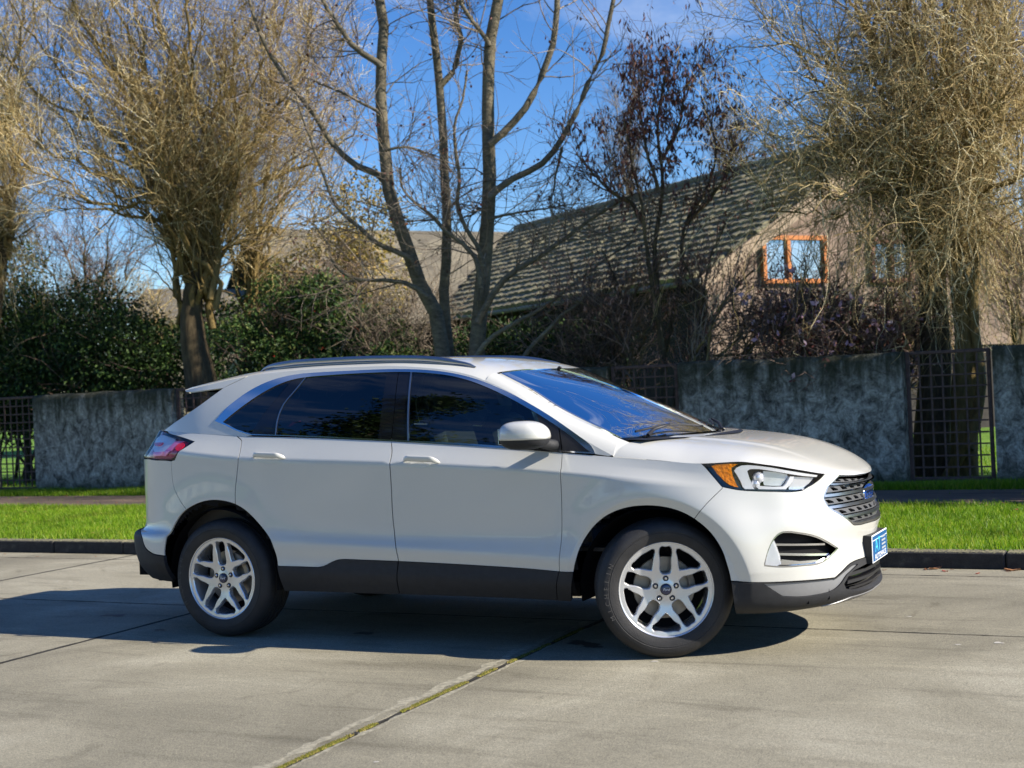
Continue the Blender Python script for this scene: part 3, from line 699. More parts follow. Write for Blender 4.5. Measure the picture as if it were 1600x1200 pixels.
# cross wing coming towards the road at the far (left) end
m=MB(); VL=LR
wing=[hp(0,VL,AZ),hp(-HWD-3.5,VL,AZ),hp(-HWD-3.5,VL-HWD,EZ),hp(-HWD,VL-HWD,EZ)]
m.add(wing+[p-np.array([0,0,.12]) for p in wing],[(0,1,2,3),(7,6,5,4),(1,5,6,2),(2,6,7,3)])
m.add([hp(0,VL,AZ),hp(-HWD-3.5,VL,AZ),hp(-HWD-3.5,VL+HWD,EZ),hp(0,VL+HWD,EZ)],[(3,2,1,0)])
for i in range(1,24):      # shingle courses as thin raised battens
    f=i/24; a=hp(-HWD*f,VL-HWD*f,AZ-DROP*f); b2=hp(-HWD-3.5,VL-HWD*f,AZ-DROP*f)
    up=np.array([0,0,.045+.004*(i%3)]); dn=-RD*.06+np.array([0,0,-.075])
    m.add([a+up,b2+up,b2+dn,a+dn],[(0,1,2,3)])
m.obj('wing_roof',M['tile2'],house)
# walls
m=MB(); hbox(m,-HWD+.7,HWD-.7,.35,LR+4,0,EZ-.05+.35); m.obj('wall',M['darkboard'],house)
m=MB(); hbox(m,-HWD-3.2,-HWD+.7,VL-HWD+.6,VL+HWD-.6,0,EZ+.3); m.obj('wing_wall',M['darkboard'],house)
m=MB(); gs=HWD-.35; gz=lambda s:AZ-.14-abs(s)*DROP/HWD
lo=1.9; V=[hp(-gs,.10,lo),hp(-gs,.10,gz(gs)),hp(0,.10,gz(0)),hp(gs,.10,gz(gs)),hp(gs,.10,lo)]; V2=[v+RD*.22 for v in V]
m.add(V+V2,[(4,3,2,1,0),(5,6,7,8,9),(0,1,6,5),(1,2,7,6),(2,3,8,7),(3,4,9,8),(4,0,5,9)]); m.obj('gable_wall',M['stucco'],house)
m=MB(); hbox(m,-gs+.03,gs-.03,.16,.3,0,lo-.003); m.obj('lower_gable_wall',M['darkboard'],house)
m=MB()
for sg in (-1,1):
    a=hp(0,-.27,AZ+.02); b2=hp(sg*HWD,-.27,EZ+.02); h=np.array([0,0,-.30]); th=RD*.05
    V=[a,b2,b2+h,a+h]; m.add(V+[v+th for v in V],[(0,1,2,3),(7,6,5,4),(0,4,5,1),(3,2,6,7)])
m.obj('barge_board',M['fascia'],house)
m=MB(); P=np.array([roofp(SL+.04,l,-.06) for l in np.linspace(-.25,LR-HWD,3)]); m.tube(P,.06,8); m.obj('gutter',M['gutter'],house)
def hwin(s0,s1,z0,z1,l,fm,cols,lab=None,depth=.10,fw=.085):
    w=MB(); hbox(w,s0,s1,l-depth,l+.02,z0,z0+fw); hbox(w,s0,s1,l-depth,l+.02,z1-fw,z1); n=len(cols)
    for c_ in cols: hbox(w,c_-fw/2,c_+fw/2,l-depth+.003,l+.02,z0+fw,z1-fw)
    o=w.obj('window',fm,house); 
    if lab: o['label']=lab
    for a,b2 in zip(cols[:-1],cols[1:]):
        p=MB(); hbox(p,a+fw/2,b2-fw/2,l-.03,l-.015,z0+fw,z1-fw); p.obj('pane',M['pane'],o)
    return o
hwin(-3.38,-1.78,3.24,4.18,.095,M['orange'],[-3.34,-2.74,-1.82],'orange timber window on the pink gable')
hwin(-.62,.48,3.24,4.12,.095,M['redwood'],[-.58,-.07,.44])
# low window under the eaves, road side
def ewin(px0,px1,py0,py1):
    s=-HWD+.66; n=PD; c=[]
    for px,py in ((px0,py0),(px1,py1)):
        v=cF+(px-800)/FPX*cR-(py-600)/FPX*cU; o0=np.array(CAM); P0=APX*[1,1,0]+PD*s; t=((P0-o0)@n)/(v@n); P=o0+v*t; c.append((float((P-P0)@RD),float(P[2])))
    (l0,z0),(l1,z1)=c; w=MB(); f=.08; za,zb=min(z0,z1),max(z0,z1); la,lb=min(l0,l1),max(l0,l1)
    for a,b2,cc,d in ((la,lb,za,za+f),(la,lb,zb-f,zb),(la,la+f,za+f,zb-f),(lb-f,lb,za+f,zb-f)): hbox(w,s-.05,s+.06,a,b2,cc,d)
    o=w.obj('window',M['redwood'],house); p=MB(); hbox(p,s+.0,s+.02,la+f,lb-f,za+f,zb-f); p.obj('pane',M['pane'],o)
ewin(788,817,520,552); ewin(700,724,530,560)
# bird on the ridge
P=at(1299,222,27.6)
m=MB(); m.ell((0,0,.0),(.13,.06,.065),14,9); m.ell((.12,0,.06),(.042,.036,.038),10,7); m.prism([(.155,.055),(.20,.045),(.155,.042)],1,-.008,.008); m.prism([(-.10,.03),(-.26,-.02),(-.25,-.045),(-.09,-.02)],1,-.03,.03)
M['feather']=simple('dark feathers',(.03,.028,.027),.6,var=.3,scale=30)
bird=tag(empty('bird',tuple(P),R_(200)),'dark bird perched on the ridge of the tiled roof','bird'); m.obj('body',M['feather'],bird,smooth=True)
for s in (-1,1): MB().tube([(0,s*.025,-.05),(.005,s*.028,-.13),(.03,s*.03,-.135)],[.007,.005,.004],5).obj('leg',M['feather'],bird)
# stains, droppings and oil spots on the slabs
M['dropping']=simple('bird dropping',(.45,.43,.38),.8,var=.2,scale=60)
M['oil']=simple('oil stain',(.05,.046,.038),.55,var=.4,scale=50)
def splat(name,px,py,rx,ry,mt,seed,z=.0025):
    v=cF+(px-800)/FPX*cR-(py-600)/FPX*cU; t=-(CAM[2]-z)/v[2]; c=np.array(CAM)+v*t; r=np.random.default_rng(seed); n=22; a=np.linspace(0,2*np.pi,n,endpoint=False); k=1+.45*np.convolve(r.normal(0,1,n+4),np.ones(3)/3,'same')[:n]
    V=np.stack([c[0]+rx*k*np.cos(a),c[1]+ry*k*np.sin(a),np.full(n,z)],1); V=np.vstack([V,[[c[0],c[1],z+.0008]]]); return mesh(name,V,[(i,(i+1)%n,n) for i in range(n)],mt,road)
for i,(px,py,a,b) in enumerate([(1420,963,.020,.010),(1497,1007,.016,.012),(1560,1004,.024,.018),(1022,1033,.022,.012),(90,908,.012,.01),(110,908,.008,.008),(588,1190,.010,.008)]): splat('dropping',px,py,a,b,M['dropping'],200+i)
for i,(px,py,a,b) in enumerate([(570,989,.07,.045),(905,1003,.09,.06),(925,1009,.07,.05),(180,961,.10,.05),(250,984,.04,.03)]): splat('oil_stain',px,py,a,b,M['oil'],300+i,.002)
bake_head={'amber':[(16.278,6.877),(16.376,6.934),(16.651,6.925),(17.082,6.901),(16.942,6.755),(16.978,6.649),(17.085,6.457),(17.263,6.18),(17.42,5.986),(17.296,6.009),(17.111,6.084),(16.9,6.236),(16.577,6.53)],'drl':[(17.063,6.634),(17.087,6.76),(17.216,6.857),(17.393,6.893),(17.744,6.906),(18.168,6.9),(18.607,6.88),(19.248,6.862),(19.876,6.85),(19.882,6.728),(19.312,6.704),(18.814,6.729),(18.215,6.759),(17.785,6.781),(17.522,6.745),(17.457,6.658),(17.623,6.385),(17.8,6.131),(17.928,5.913),(17.621,5.905),(17.409,6.223),(17.215,6.464)],'drl2':[(17.938,6.059),(18.523,6.042),(18.861,6.062),(18.903,6.221),(18.894,6.459),(18.882,6.6),(19.015,6.621),(19.075,6.405),(19.075,6.106),(18.989,5.928),(18.654,5.916),(18.069,5.908)],'bowl':[(19.055,6.602),(19.867,6.665),(19.827,6.29),(19.689,5.948),(19.426,5.912),(19.143,5.927),(19.148,6.158),(19.137,6.411)],'inner':[(17.977,6.711),(18.368,6.733),(18.794,6.702),(18.876,6.576),(18.863,6.242),(18.831,6.099),(18.506,6.084),(18.24,6.092),(18.07,6.384)],'band':[(5.055,6.074),(5.804,5.978),(5.925,6.244),(6.004,6.551),(6.526,6.621),(6.345,6.514),(6.213,6.347),(6.132,6.035),(5.871,5.836),(5.137,5.888)],'bulb':[(6.291,6.138),(6.231,6.218),(6.225,6.326),(6.291,6.442),(6.419,6.512),(6.517,6.471),(6.553,6.37),(6.538,6.219),(6.485,6.082),(6.383,6.054)],'clear':[(3.833,6.651),(4.467,6.827),(4.795,6.849),(5.434,6.789),(5.953,6.657),(5.969,6.571),(5.895,6.288),(5.804,6.004),(5.05,6.102),(4.224,6.523)],'redbar':[(4.253,6.538),(4.797,6.524),(5.301,6.501),(5.303,6.424),(5.244,6.371),(5.025,6.358),(4.657,6.389)],'frame':[(4.685,6.947),(5.314,6.891),(5.831,6.822),(6.207,6.761),(6.519,6.716),(6.84,6.6),(6.819,6.535),(6.675,6.536),(6.495,6.575),(6.176,6.639),(5.8,6.704),(5.269,6.786),(4.775,6.848)],'frame2':[(6.833,6.579),(6.746,6.338),(6.641,6.027),(6.407,5.812),(6.302,5.755),(6.196,5.73),(6.183,5.783),(6.31,5.84),(6.543,6.092),(6.648,6.406),(6.703,6.54)],'fogslat':[[(18.39,3.324),(20.344,3.098),(20.344,3.02),(18.415,3.233)],[(18.546,2.908),(20.512,2.633),(20.5,2.533),(18.57,2.792)],[(18.678,2.588),(19.297,2.431),(20.07,2.398),(20.379,2.512),(20.445,2.416),(20.022,2.246),(19.349,2.263),(18.58,2.327)]],'foglamp':[(18.425,3.468),(18.5,3.203),(18.588,2.807),(18.612,2.388),(18.464,2.307),(18.099,2.373),(18.172,2.848),(18.303,3.294)]}
# ------------------------------------------------------------------ car: panels cut out of the body surfaces
car=tag(empty('car',(1.43,0,0)),'pearl white five-door SUV with grey lower cladding, parked on the concrete road','car')
CO=np.array(car.location)
def obc(mb,name,mt,parent=None,smooth=True,ang=None):
    V=np.vstack(mb.V); o=mesh(name,V-(CO if (parent is None or parent is car) else PO[parent.name]),mb.F,mt,parent or car,smooth)
    PO[o.name]=CO if (parent is None or parent is car) else PO[parent.name]
    if ang: smooth_by_angle(o,ang)
    return o
PO={}
def curve(pts,n=5):
    P=np.array([p[:2] for p in pts],float); 
    if len(P)<3: return P
    d=np.r_[0,np.cumsum(np.linalg.norm(np.diff(P*[.25,.14],axis=0),axis=1))]; c=cat(d,P); t=np.concatenate([np.linspace(a,b,n,endpoint=False) for a,b in zip(d[:-1],d[1:])]+[[d[-1]]]); return pev(c,t)
def line(a,b,n=12): return np.array(a[:2],float)+(np.array(b[:2],float)-np.array(a[:2],float))*np.linspace(0,1,n)[:,None]
def join(*cs):
    P=np.vstack([np.asarray(c,float)[:,:2] if len(np.asarray(c).shape)>1 else np.asarray(c,float)[None,:2] for c in cs]); k=[0]
    for i in range(1,len(P)):
        if np.linalg.norm((P[i]-P[k[-1]])*[.25,.14])>.0015: k.append(i)
    if np.linalg.norm((P[k[-1]]-P[0])*[.25,.14])<.0015: k.pop()
    return P[k]
def inpoly(P,poly):
    x,y=P[:,0],P[:,1]; c=np.zeros(len(P),bool); n=len(poly)
    for i in range(n):
        x0,y0=poly[i]; x1,y1=poly[i-1]
        k=((y0>y)!=(y1>y)); 
        with np.errstate(all='ignore'): c^=k&(x<(x1-x0)*(y-y0)/(y1-y0)+x0)
    return c
def area(p): return .5*np.sum(p[:,0]*np.roll(p[:,1],-1)-np.roll(p[:,0],-1)*p[:,1])
def normals(Fn,a,b,out=(0,-1,0)):
    e=.012; N=np.cross(Fn(a+e,b)-Fn(a-e,b),Fn(a,b+e)-Fn(a,b-e)); N/=np.linalg.norm(N,axis=-1)[...,None]+1e-12
    return N
class Surf:
    def __init__(s,F,sc,step,clip=None,sign=1,nf=None): s.F=F;s.sc=np.array(sc);s.step=step;s.clip=clip;s.sign=sign;s.nf=nf
    def N(s,a,b):
        if s.nf is not None: return s.nf(a,b)
        return s.sign*normals(s.F,a,b)
def dens(poly,sc,mx):
    out=[]; n=len(poly)
    for i in range(n):
        a,b=poly[i],poly[(i+1)%n]; k=max(int(np.ceil(np.linalg.norm((b-a)*sc)/mx)),1)
        for j in range(k): out.append(a+(b-a)*j/k)
    return np.array(out)
def shrink(poly,sc,g,keep=None):
    P=poly*sc; n=len(P); s=np.sign(area(P)); e=np.roll(P,-1,0)-P; e/=np.linalg.norm(e,axis=1)[:,None]+1e-12
    nr=np.stack([-e[:,1],e[:,0]],1)*s; m=nr+np.roll(nr,1,0); l=np.linalg.norm(m,axis=1)[:,None]; m/=l+1e-9; k=1/np.clip(np.sum(m*nr,1),.45,1)
    d=m*(g*k)[:,None]
    if keep is not None: d[keep(poly)]=0
    return (P+d)/sc
def panel(sf,name,mt,poly,holes=(),ring=None,off=0.,gap=.0022,keep=None,depth=.012,parent=None,both='copy',label=None,edge=.03,bev=.0,hgap=None):
    """cut a panel out of surface sf; both: 'copy' = second object on the other side, 'join' = meets its mirror on the centre line, None"""
    sc_=sf.sc; poly=dens(poly,sc_,edge); loops=[shrink(poly,sc_,gap,keep) if gap else poly]
    for h in holes: h=dens(np.array(h),sc_,edge*.6); loops.append(shrink(h,sc_,-(gap if hgap is None else hgap)) if (gap or hgap) else h)
    su,sv=sf.step; lo=loops[0].min(0); hi=loops[0].max(0)
    ga=np.arange(math.floor(lo[0]/su)*su,hi[0]+su,su); gb=np.arange(math.floor(lo[1]/sv)*sv,hi[1]+sv,sv)
    A,B=np.meshgrid(ga,gb,indexing='ij'); G_=np.stack([A.ravel(),B.ravel()],1)
    k=inpoly(G_,loops[0])
    for h in loops[1:]: k&=~inpoly(G_,h)
    G_=G_[k]
    bd=np.vstack(loops)*sc_; mn=min(su*sc_[0],sv*sc_[1])*.42
    if len(G_):
        d=np.full(len(G_),9.)
        for i in range(0,len(bd),64): d=np.minimum(d,np.linalg.norm((G_*sc_)[:,None]-bd[None,i:i+64],axis=2).min(1))
        G_=G_[d>mn]
    if ring is not None:
        rg=ring[inpoly(ring,loops[0])]
        if len(G_) and len(rg):
            d=np.linalg.norm((G_*sc_)[:,None]-(rg*sc_)[None],axis=2).min(1); G_=G_[d>.012]
        d=np.linalg.norm((rg*sc_)[:,None]-bd[None],axis=2).min(1); rg=rg[d>.004]; G_=np.vstack([G_,rg])
    pts=np.vstack(loops+[G_]); edges=[]; o=0
    for l in loops:
        n=len(l); edges+=[(o+i,o+(i+1)%n) for i in range(n)]; o+=n
    r=delaunay_2d_cdt([Vector(p) for p in (pts*sc_).tolist()],edges,[],0,1e-6)
    vp=np.array([tuple(v) for v in r[0]])/sc_; tr=np.array([f for f in r[2] if len(f)==3])
    c=vp[tr].mean(1); k=inpoly(c,loops[0])
    for h in loops[1:]: k&=~inpoly(c,h)
    tr=tr[k]
    P=sf.F(vp[:,0],vp[:,1]); N=sf.N(vp[:,0],vp[:,1]); P=P+N*off
    # orient
    t=P[tr]; fn=np.cross(t[:,1]-t[:,0],t[:,2]-t[:,0]); bad=np.sum(fn*N[tr[:,0]],1)<0; tr[bad]=tr[bad][:,::-1]
    # boundary flange
    ed={}
    for f in tr:
        for i in range(3): 
            a,b=int(f[i]),int(f[(i+1)%3]); ed[(a,b)]=1
    be=[(a,b) for (a,b) in ed if (b,a) not in ed]
    if both=='join': 
        be=[(a,b) for a,b in be if not (abs(P[a,1])<1e-3 and abs(P[b,1])<1e-3)]
    V=[P];Nn=[N];F=tr.tolist(); n0=len(P)
    if depth and be:
        bi=sorted({a for e in be for a in e}); mp={a:i for i,a in enumerate(bi)}; nb=len(bi)
        acc=np.zeros((nb,3))
        for a,b in be:
            q=np.cross(P[b]-P[a],N[a]); q/=np.linalg.norm(q)+1e-12; acc[mp[a]]+=q; acc[mp[b]]+=q
        acc/=np.linalg.norm(acc,axis=1)[:,None]+1e-12
        r1=P[bi]; 
        V+=[r1,r1-N[bi]*depth]; Nn+=[acc,acc]
        for a,b in be: F.append([n0+mp[b],n0+mp[a],n0+nb+mp[a],n0+nb+mp[b]])
    V=np.vstack(V);Nn=np.vstack(Nn)
    if both=='join':
        k=len(V); V=np.vstack([V,V*[1,-1,1]]); Nn=np.vstack([Nn,Nn*[1,-1,1]]); F=F+[[i+k for i in f[::-1]] for f in F]
    po=CO if parent is None else PO[parent.name]
    o=mesh(name,V-po,F,mt,parent or car,N=Nn); PO[o.name]=po
    if label: o['label']=label
    if both=='copy':
        o2=mesh(name,V*[1,-1,1]-po,[f[::-1] for f in F],mt,parent or car,N=Nn*[1,-1,1]); PO[o2.name]=po; return o,o2
    return o
def grid_patch(name,F,na,nb,mt,NF=None,sign=1,off=0.,parent=None,flange=.010,a=(0,1),b=(0,1),power=None,both=None):
    A,B=np.meshgrid(np.linspace(*a,na),np.linspace(*b,nb),indexing='ij'); P=F(A,B)
    if NF is not None: N=NF(P)
    else:
        du=np.gradient(P,axis=0);dv=np.gradient(P,axis=1); N=np.cross(du,dv); l=np.linalg.norm(N,axis=-1)[...,None]; N=sign*N/np.maximum(l,1e-12)
    P=P+N*off; m=[]; idx=np.arange(na*nb).reshape(na,nb); q=np.stack([idx[:-1,:-1],idx[1:,:-1],idx[1:,1:],idx[:-1,1:]],-1).reshape(-1,4)
    V=P.reshape(-1,3);Nn=N.reshape(-1,3)
    fn=np.cross(V[q[:,1]]-V[q[:,0]],V[q[:,2]]-V[q[:,0]]); 
    if np.sum(np.sum(fn*Nn[q[:,0]],1))<0: q=q[:,::-1]
    F_=q.tolist()
    if flange:
        ring=np.concatenate([idx[:,0],idx[-1,1:],idx[-2::-1,-1],idx[0,-2:0:-1]]); nr=len(ring); c=V.mean(0)
        V=np.vstack([V,V[ring],V[ring]-Nn[ring]*flange]); Nr=V[ring]-c; Nr/=np.linalg.norm(Nr,axis=1)[:,None]+1e-9; Nn=np.vstack([Nn,Nr,Nr]); n0=na*nb
        for i in range(nr):
            j=(i+1)%nr; F_.append([n0+i,n0+j,n0+nr+j,n0+nr+i])
    po=CO if parent is None else PO[parent.name]
    o=mesh(name,V-po,F_,mt,parent or car,N=Nn); PO[o.name]=po
    if both=='copy':
        o2=mesh(name,V*[1,-1,1]-po,[f[::-1] for f in F_],mt,parent or car,N=Nn*[1,-1,1]); PO[o2.name]=po; return o,o2
    return o
SS=Surf(lambda a,b:S(a,b),(.30,.13),(.10,.125))
def _sN(a,b):
    e=.02; a=np.clip(a,.021,23.979); b=np.clip(b,e+.001,6.999-e)
    N=np.cross(S(a+e,b)-S(a-e,b),S(a,b+e)-S(a,b-e)); N/=np.linalg.norm(N,axis=-1)[...,None]+1e-12
    C0=S(np.full_like(a,12.),np.full_like(b,3.)); return N
_t=_sN(np.array([12.]),np.array([4.5]))[0]; SS.sg=1 if _t[1]<0 else -1
def sN(a,b):
    N=_sN(a,b)*SS.sg; k=a>23.97; N[k,1]=0; k=a<.03; N[k,1]=0; N/=np.linalg.norm(N,axis=-1)[...,None]; return N
SS.nf=sN
def gN(a,b):
    e=.004; N=np.cross(G(a+e,b)-G(a-e,b),G(a,b+e)-G(a,b-e)); N/=np.linalg.norm(N,axis=-1)[...,None]; N*=np.where(N[:,1:2]>0,-1,1); return N
GS=Surf(G,(1,1),(.035,.03),nf=gN)
# traced outlines on the surfaces
arch_r=curve([(5.84,.9),(5.867,1.354),(5.967,1.95),(6.085,2.846),(6.365,3.569),(6.706,4.092),(7.083,4.45),(7.303,4.585),(7.5,4.65),(7.683,4.66),(7.888,4.61),(8.06,4.49),(8.22,4.28),(8.38,3.95),(8.525,3.38),(8.61,2.584),(8.65,1.55),(8.66,.9),(8.66,0)],4)
ar=[np.abs(arch_r-np.array(p)).sum(1).argmin() for p in ((5.867,1.354),(6.706,4.092),(7.888,4.61),(8.65,1.55))]
arch_f=curve([(13.16,0),(13.24,.926),(13.30,1.978),(13.38,3.05),(13.446,3.55),(13.568,4.0),(13.736,4.36),(13.964,4.66),(14.232,4.87),(14.508,4.995),(14.791,5.05),(15.083,5.055),(15.342,5.01),(15.655,4.89),(15.928,4.71),(16.1,4.55),(16.206,4.431),(16.49,4.036),(16.703,3.591),(16.866,3.096),(16.966,2.469),(17.063,1.76),(17.10,1.3),(17.14,.7),(17.19,0)],4)
af=[np.abs(arch_f-np.array(p)).sum(1).argmin() for p in ((13.30,1.978),(16.1,4.55),(17.063,1.76))]
door_rr=curve([(7.832,7.0),(7.95,6.811),(7.972,6.566),(7.99,6.006),(7.948,5.581),(7.904,5.154),(7.888,4.61)])
door_mid=curve([(10.438,7.0),(10.49,6.5),(10.50,5.9),(10.49,5.2),(10.477,4.5),(10.487,4.0),(10.537,2.9),(10.55,2.078)])
mid_low=line((10.55,2.078),(10.49,0),8)
door_ff=curve([(13.091,7.0),(13.13,6.21),(13.13,5.6),(13.12,5.0),(13.10,4.2),(13.075,3.325),(13.045,1.972)])
ff_low=line((13.045,1.972),(12.9,0),8)
cladA=join(line((8.65,1.524),(9.319,1.519),6),curve([(9.319,1.519),(9.402,1.59),(9.539,1.88),(9.65,2.05),(9.75,2.09)],3),line((9.75,2.09),(10.55,2.078),6))
cladB=line((10.55,2.078),(13.045,1.972),18); cladC=line((13.045,1.972),(13.30,1.978),3)
bump_r=curve([(6.154,5.707),(6.156,5.40),(6.185,4.95),(6.40,4.50),(6.706,4.092)])
tailp=join(curve([(3.6,7.0),(4.6,7.0),(5.325,6.90),(6.523,6.70),(6.853,6.602)],4),line((6.853,6.602),(6.319,5.756),5),line((6.319,5.756),(6.154,5.707),2),curve([(6.154,5.707),(5.4,5.75),(4.62,5.85),(3.6,5.87)],4))
bump_f=curve([(16.928,5.912),(16.5,5.253),(16.1,4.55)])
headL=curve([(15.975,7.0),(16.389,6.537),(16.928,5.985)]); headB=join(curve([(16.928,5.985),(17.376,5.862),(18.065,5.81),(18.649,5.806),(19.2,5.795),(19.55,5.84)],3),curve([(19.55,5.84),(19.85,6.10),(20.05,6.55),(20.15,7.0)],3))
headT=line((20.15,7.0),(15.975,7.0),24)
gr_edge=join(curve([(20.93,7.0),(20.80,6.7),(20.66,6.274),(20.50,5.86),(20.35,5.56)],3),curve([(20.35,5.56),(20.306,5.388),(20.345,5.139),(20.46,4.77)],3),line((20.46,4.77),(21.35,3.86),8),curve([(21.35,3.86),(21.5,3.74),(21.75,3.68),(22.6,3.66),(24,3.64)],3))
fogp=join(curve([(20.825,2.815),(20.42,3.125),(19.707,3.56),(19.3,3.70),(18.9,3.80),(18.68,3.79),(18.50,3.66),(18.209,3.079),(18.06,2.45)],4),curve([(18.06,2.36),(18.463,2.268),(19.348,2.225),(19.987,2.251),(20.379,2.45),(20.825,2.815)],4))
clF=join(line((17.063,1.758),(20.539,1.655),14),curve([(20.539,1.655),(20.9,1.82),(21.263,2.0),(21.6,2.07),(22.0,2.085),(24,2.06)],4))
PT=M['paint']
def ringpts(arc,c,R):
    out=[]
    for rad in (R+FLW-.006,R+FLW+.001,R+FLW+.008):
        uv=arc.copy(); tgt=S(uv[:,0],uv[:,1],False); dx=tgt[:,0]-c[0]; dz=tgt[:,2]-c[1]; l=np.hypot(dx,dz); T=np.stack([c[0]+dx/l*rad,c[1]+dz/l*rad],1)
        for _ in range(14):
            f=S(uv[:,0],uv[:,1],False)[:,[0,2]]-T; e=1e-3; J1=(S(uv[:,0]+e,uv[:,1],False)[:,[0,2]]-T-f)/e; J2=(S(uv[:,0],uv[:,1]+e,False)[:,[0,2]]-T-f)/e
            det=J1[:,0]*J2[:,1]-J1[:,1]*J2[:,0]; du=-(f[:,0]*J2[:,1]-f[:,1]*J2[:,0])/det; dv=-(J1[:,0]*f[:,1]-J1[:,1]*f[:,0])/det
            uv=uv+np.clip(np.stack([du,dv],1),-.4,.4); uv[:,0]=np.clip(uv[:,0],.1,23.9); uv[:,1]=np.clip(uv[:,1],.02,6.98)
        ok=np.abs(f).max(1)<.003; out.append(uv[ok])
    return np.vstack(out)
RNGR=ringpts(dens(arch_r,np.array([.3,.13]),.02),WC[0],.415); RNGF=ringpts(dens(arch_f,np.array([.3,.13]),.02),WC[1],.432)
top=lambda p:p[:,1]>6.995
both_side=lambda p:(p[:,1]>6.995)
panel(SS,'quarter_panel',PT,join(line((7.832,7),(5.0,7),14),line((5.0,7),(5.325,6.90),3),curve([(5.325,6.90),(6.523,6.70),(6.853,6.602)],4),line((6.853,6.602),(6.319,5.756),5),(6.319,5.756),(6.154,5.707),bump_r,arch_r[ar[1]:ar[2]+1],door_rr[::-1]),keep=top,ring=RNGR)
panel(SS,'rear_door',PT,join(line((10.438,7),(7.832,7),18),door_rr,arch_r[ar[2]:ar[3]+1],cladA,door_mid[::-1]),keep=top,ring=RNGR)
panel(SS,'front_door',PT,join(line((13.091,7),(10.438,7),18),door_mid,cladB,door_ff[::-1]),keep=top)
panel(SS,'fender',PT,join(line((15.975,7),(13.091,7),20),door_ff,cladC[1:],arch_f[af[0]:af[1]+1],bump_f[::-1],headL[::-1]),gap=.0018,ring=RNGF)
rbT=join(line((0,4.25),(3.4,4.25),8),(3.5,5.2),(3.6,5.84),curve([(3.6,5.87),(4.62,5.85),(5.4,5.75),(6.154,5.707)],4),bump_r,arch_r[ar[0]:ar[1]+1][::-1])
clR=curve([(5.867,1.366),(5.312,1.439),(4.861,1.70),(4.72,1.99),(4.337,2.40),(3.9,2.55),(2.0,2.6),(0,2.6)],5)
panel(SS,'rear_bumper',PT,join(rbT,clR,line((0,2.6),(0,4.25),8)),both='join',ring=RNGR)
panel(SS,'tailgate_panel',PT,join(line((0,4.25),(3.4,4.25),8),(3.5,5.2),(3.6,5.87),line((3.6,5.87),(3.6,7),6),line((3.6,7),(0,7),12),line((0,7),(0,4.25),12)),both='join')
panel(SS,'rear_bumper_cladding',M['clad'],join(line((0,0),(5.75,0),24),(5.84,.9),arch_r[1:ar[0]+1],clR,line((0,2.6),(0,0),8)),off=.004,both='join',depth=.03)
panel(SS,'rear_door_cladding',M['clad'],join(cladA,mid_low,line((10.49,0),(8.66,0),12),arch_r[ar[3]:][::-1]),off=.005,depth=.03)
panel(SS,'front_door_cladding',M['clad'],join(cladB,ff_low,line((12.9,0),(10.49,0),12),mid_low[::-1]),off=.005,depth=.03)
panel(SS,'fender_cladding',M['clad'],join(cladC,arch_f[:af[0]+1][::-1],line((13.16,0),(12.9,0),3),ff_low[::-1]),off=.005,depth=.03)
fb=join(arch_f[af[1]:af[2]+1][::-1],bump_f[::-1],(16.928,5.985),headB,line((20.15,7),(20.93,7),5),gr_edge,line((24,3.64),(24,2.06),8),clF[::-1])
panel(SS,'front_bumper',PT,fb,holes=[fogp],both='join',ring=RNGF)
sil=join(line((18.0,1.70),(20.45,1.625),10),curve([(20.537,1.61),(21.04,1.80),(21.5,1.93),(21.7,1.93)],3),curve([(21.7,1.90),(21.3,1.76),(21.04,1.66),(20.75,1.45),(20.45,1.30),(19.85,1.22),(19.2,1.215),(18.68,1.28)],3),line((18.62,1.30),(18.0,1.70),5))
lg=join(curve([(20.9,1.43),(21.2,1.66),(21.9,1.80),(24,1.82)],4),line((24,1.82),(24,.95),6),curve([(24,.95),(22.5,1.0),(21.5,1.12),(21.0,1.26)],4))
panel(SS,'front_bumper_cladding',M['clad'],join(clF,line((24,2.06),(24,0),10),line((24,0),(17.19,0),24),arch_f[af[2]:][::-1]),holes=[sil,lg],off=.006,both='join',depth=.03,hgap=.001)
panel(SS,'bumper_insert',M['silverp'],sil,off=-.002,depth=.01,gap=.0008)
panel(SS,'lower_grille_backing',M['gloss'],lg,off=-.045,both='join',depth=0,gap=0)
for v0 in (1.15,1.38,1.60):
    panel(SS,'lower_grille_slat',M['black'],join(line((21.25-(v0-1.15)*.3,v0),(24,v0+.03),14),line((24,v0+.12),(21.3-(v0-1.15)*.3,v0+.10),14)),off=-.012,both='join',depth=.02,gap=0)
panel(SS,'skid_plate',M['silverp'],join(line((20.3,.42),(21.4,.86),5),line((21.4,.86),(24,.80),10),line((24,.80),(24,.10),5),line((24,.1),(20.6,.10),12)),off=.010,both='join',depth=.012,gap=0)
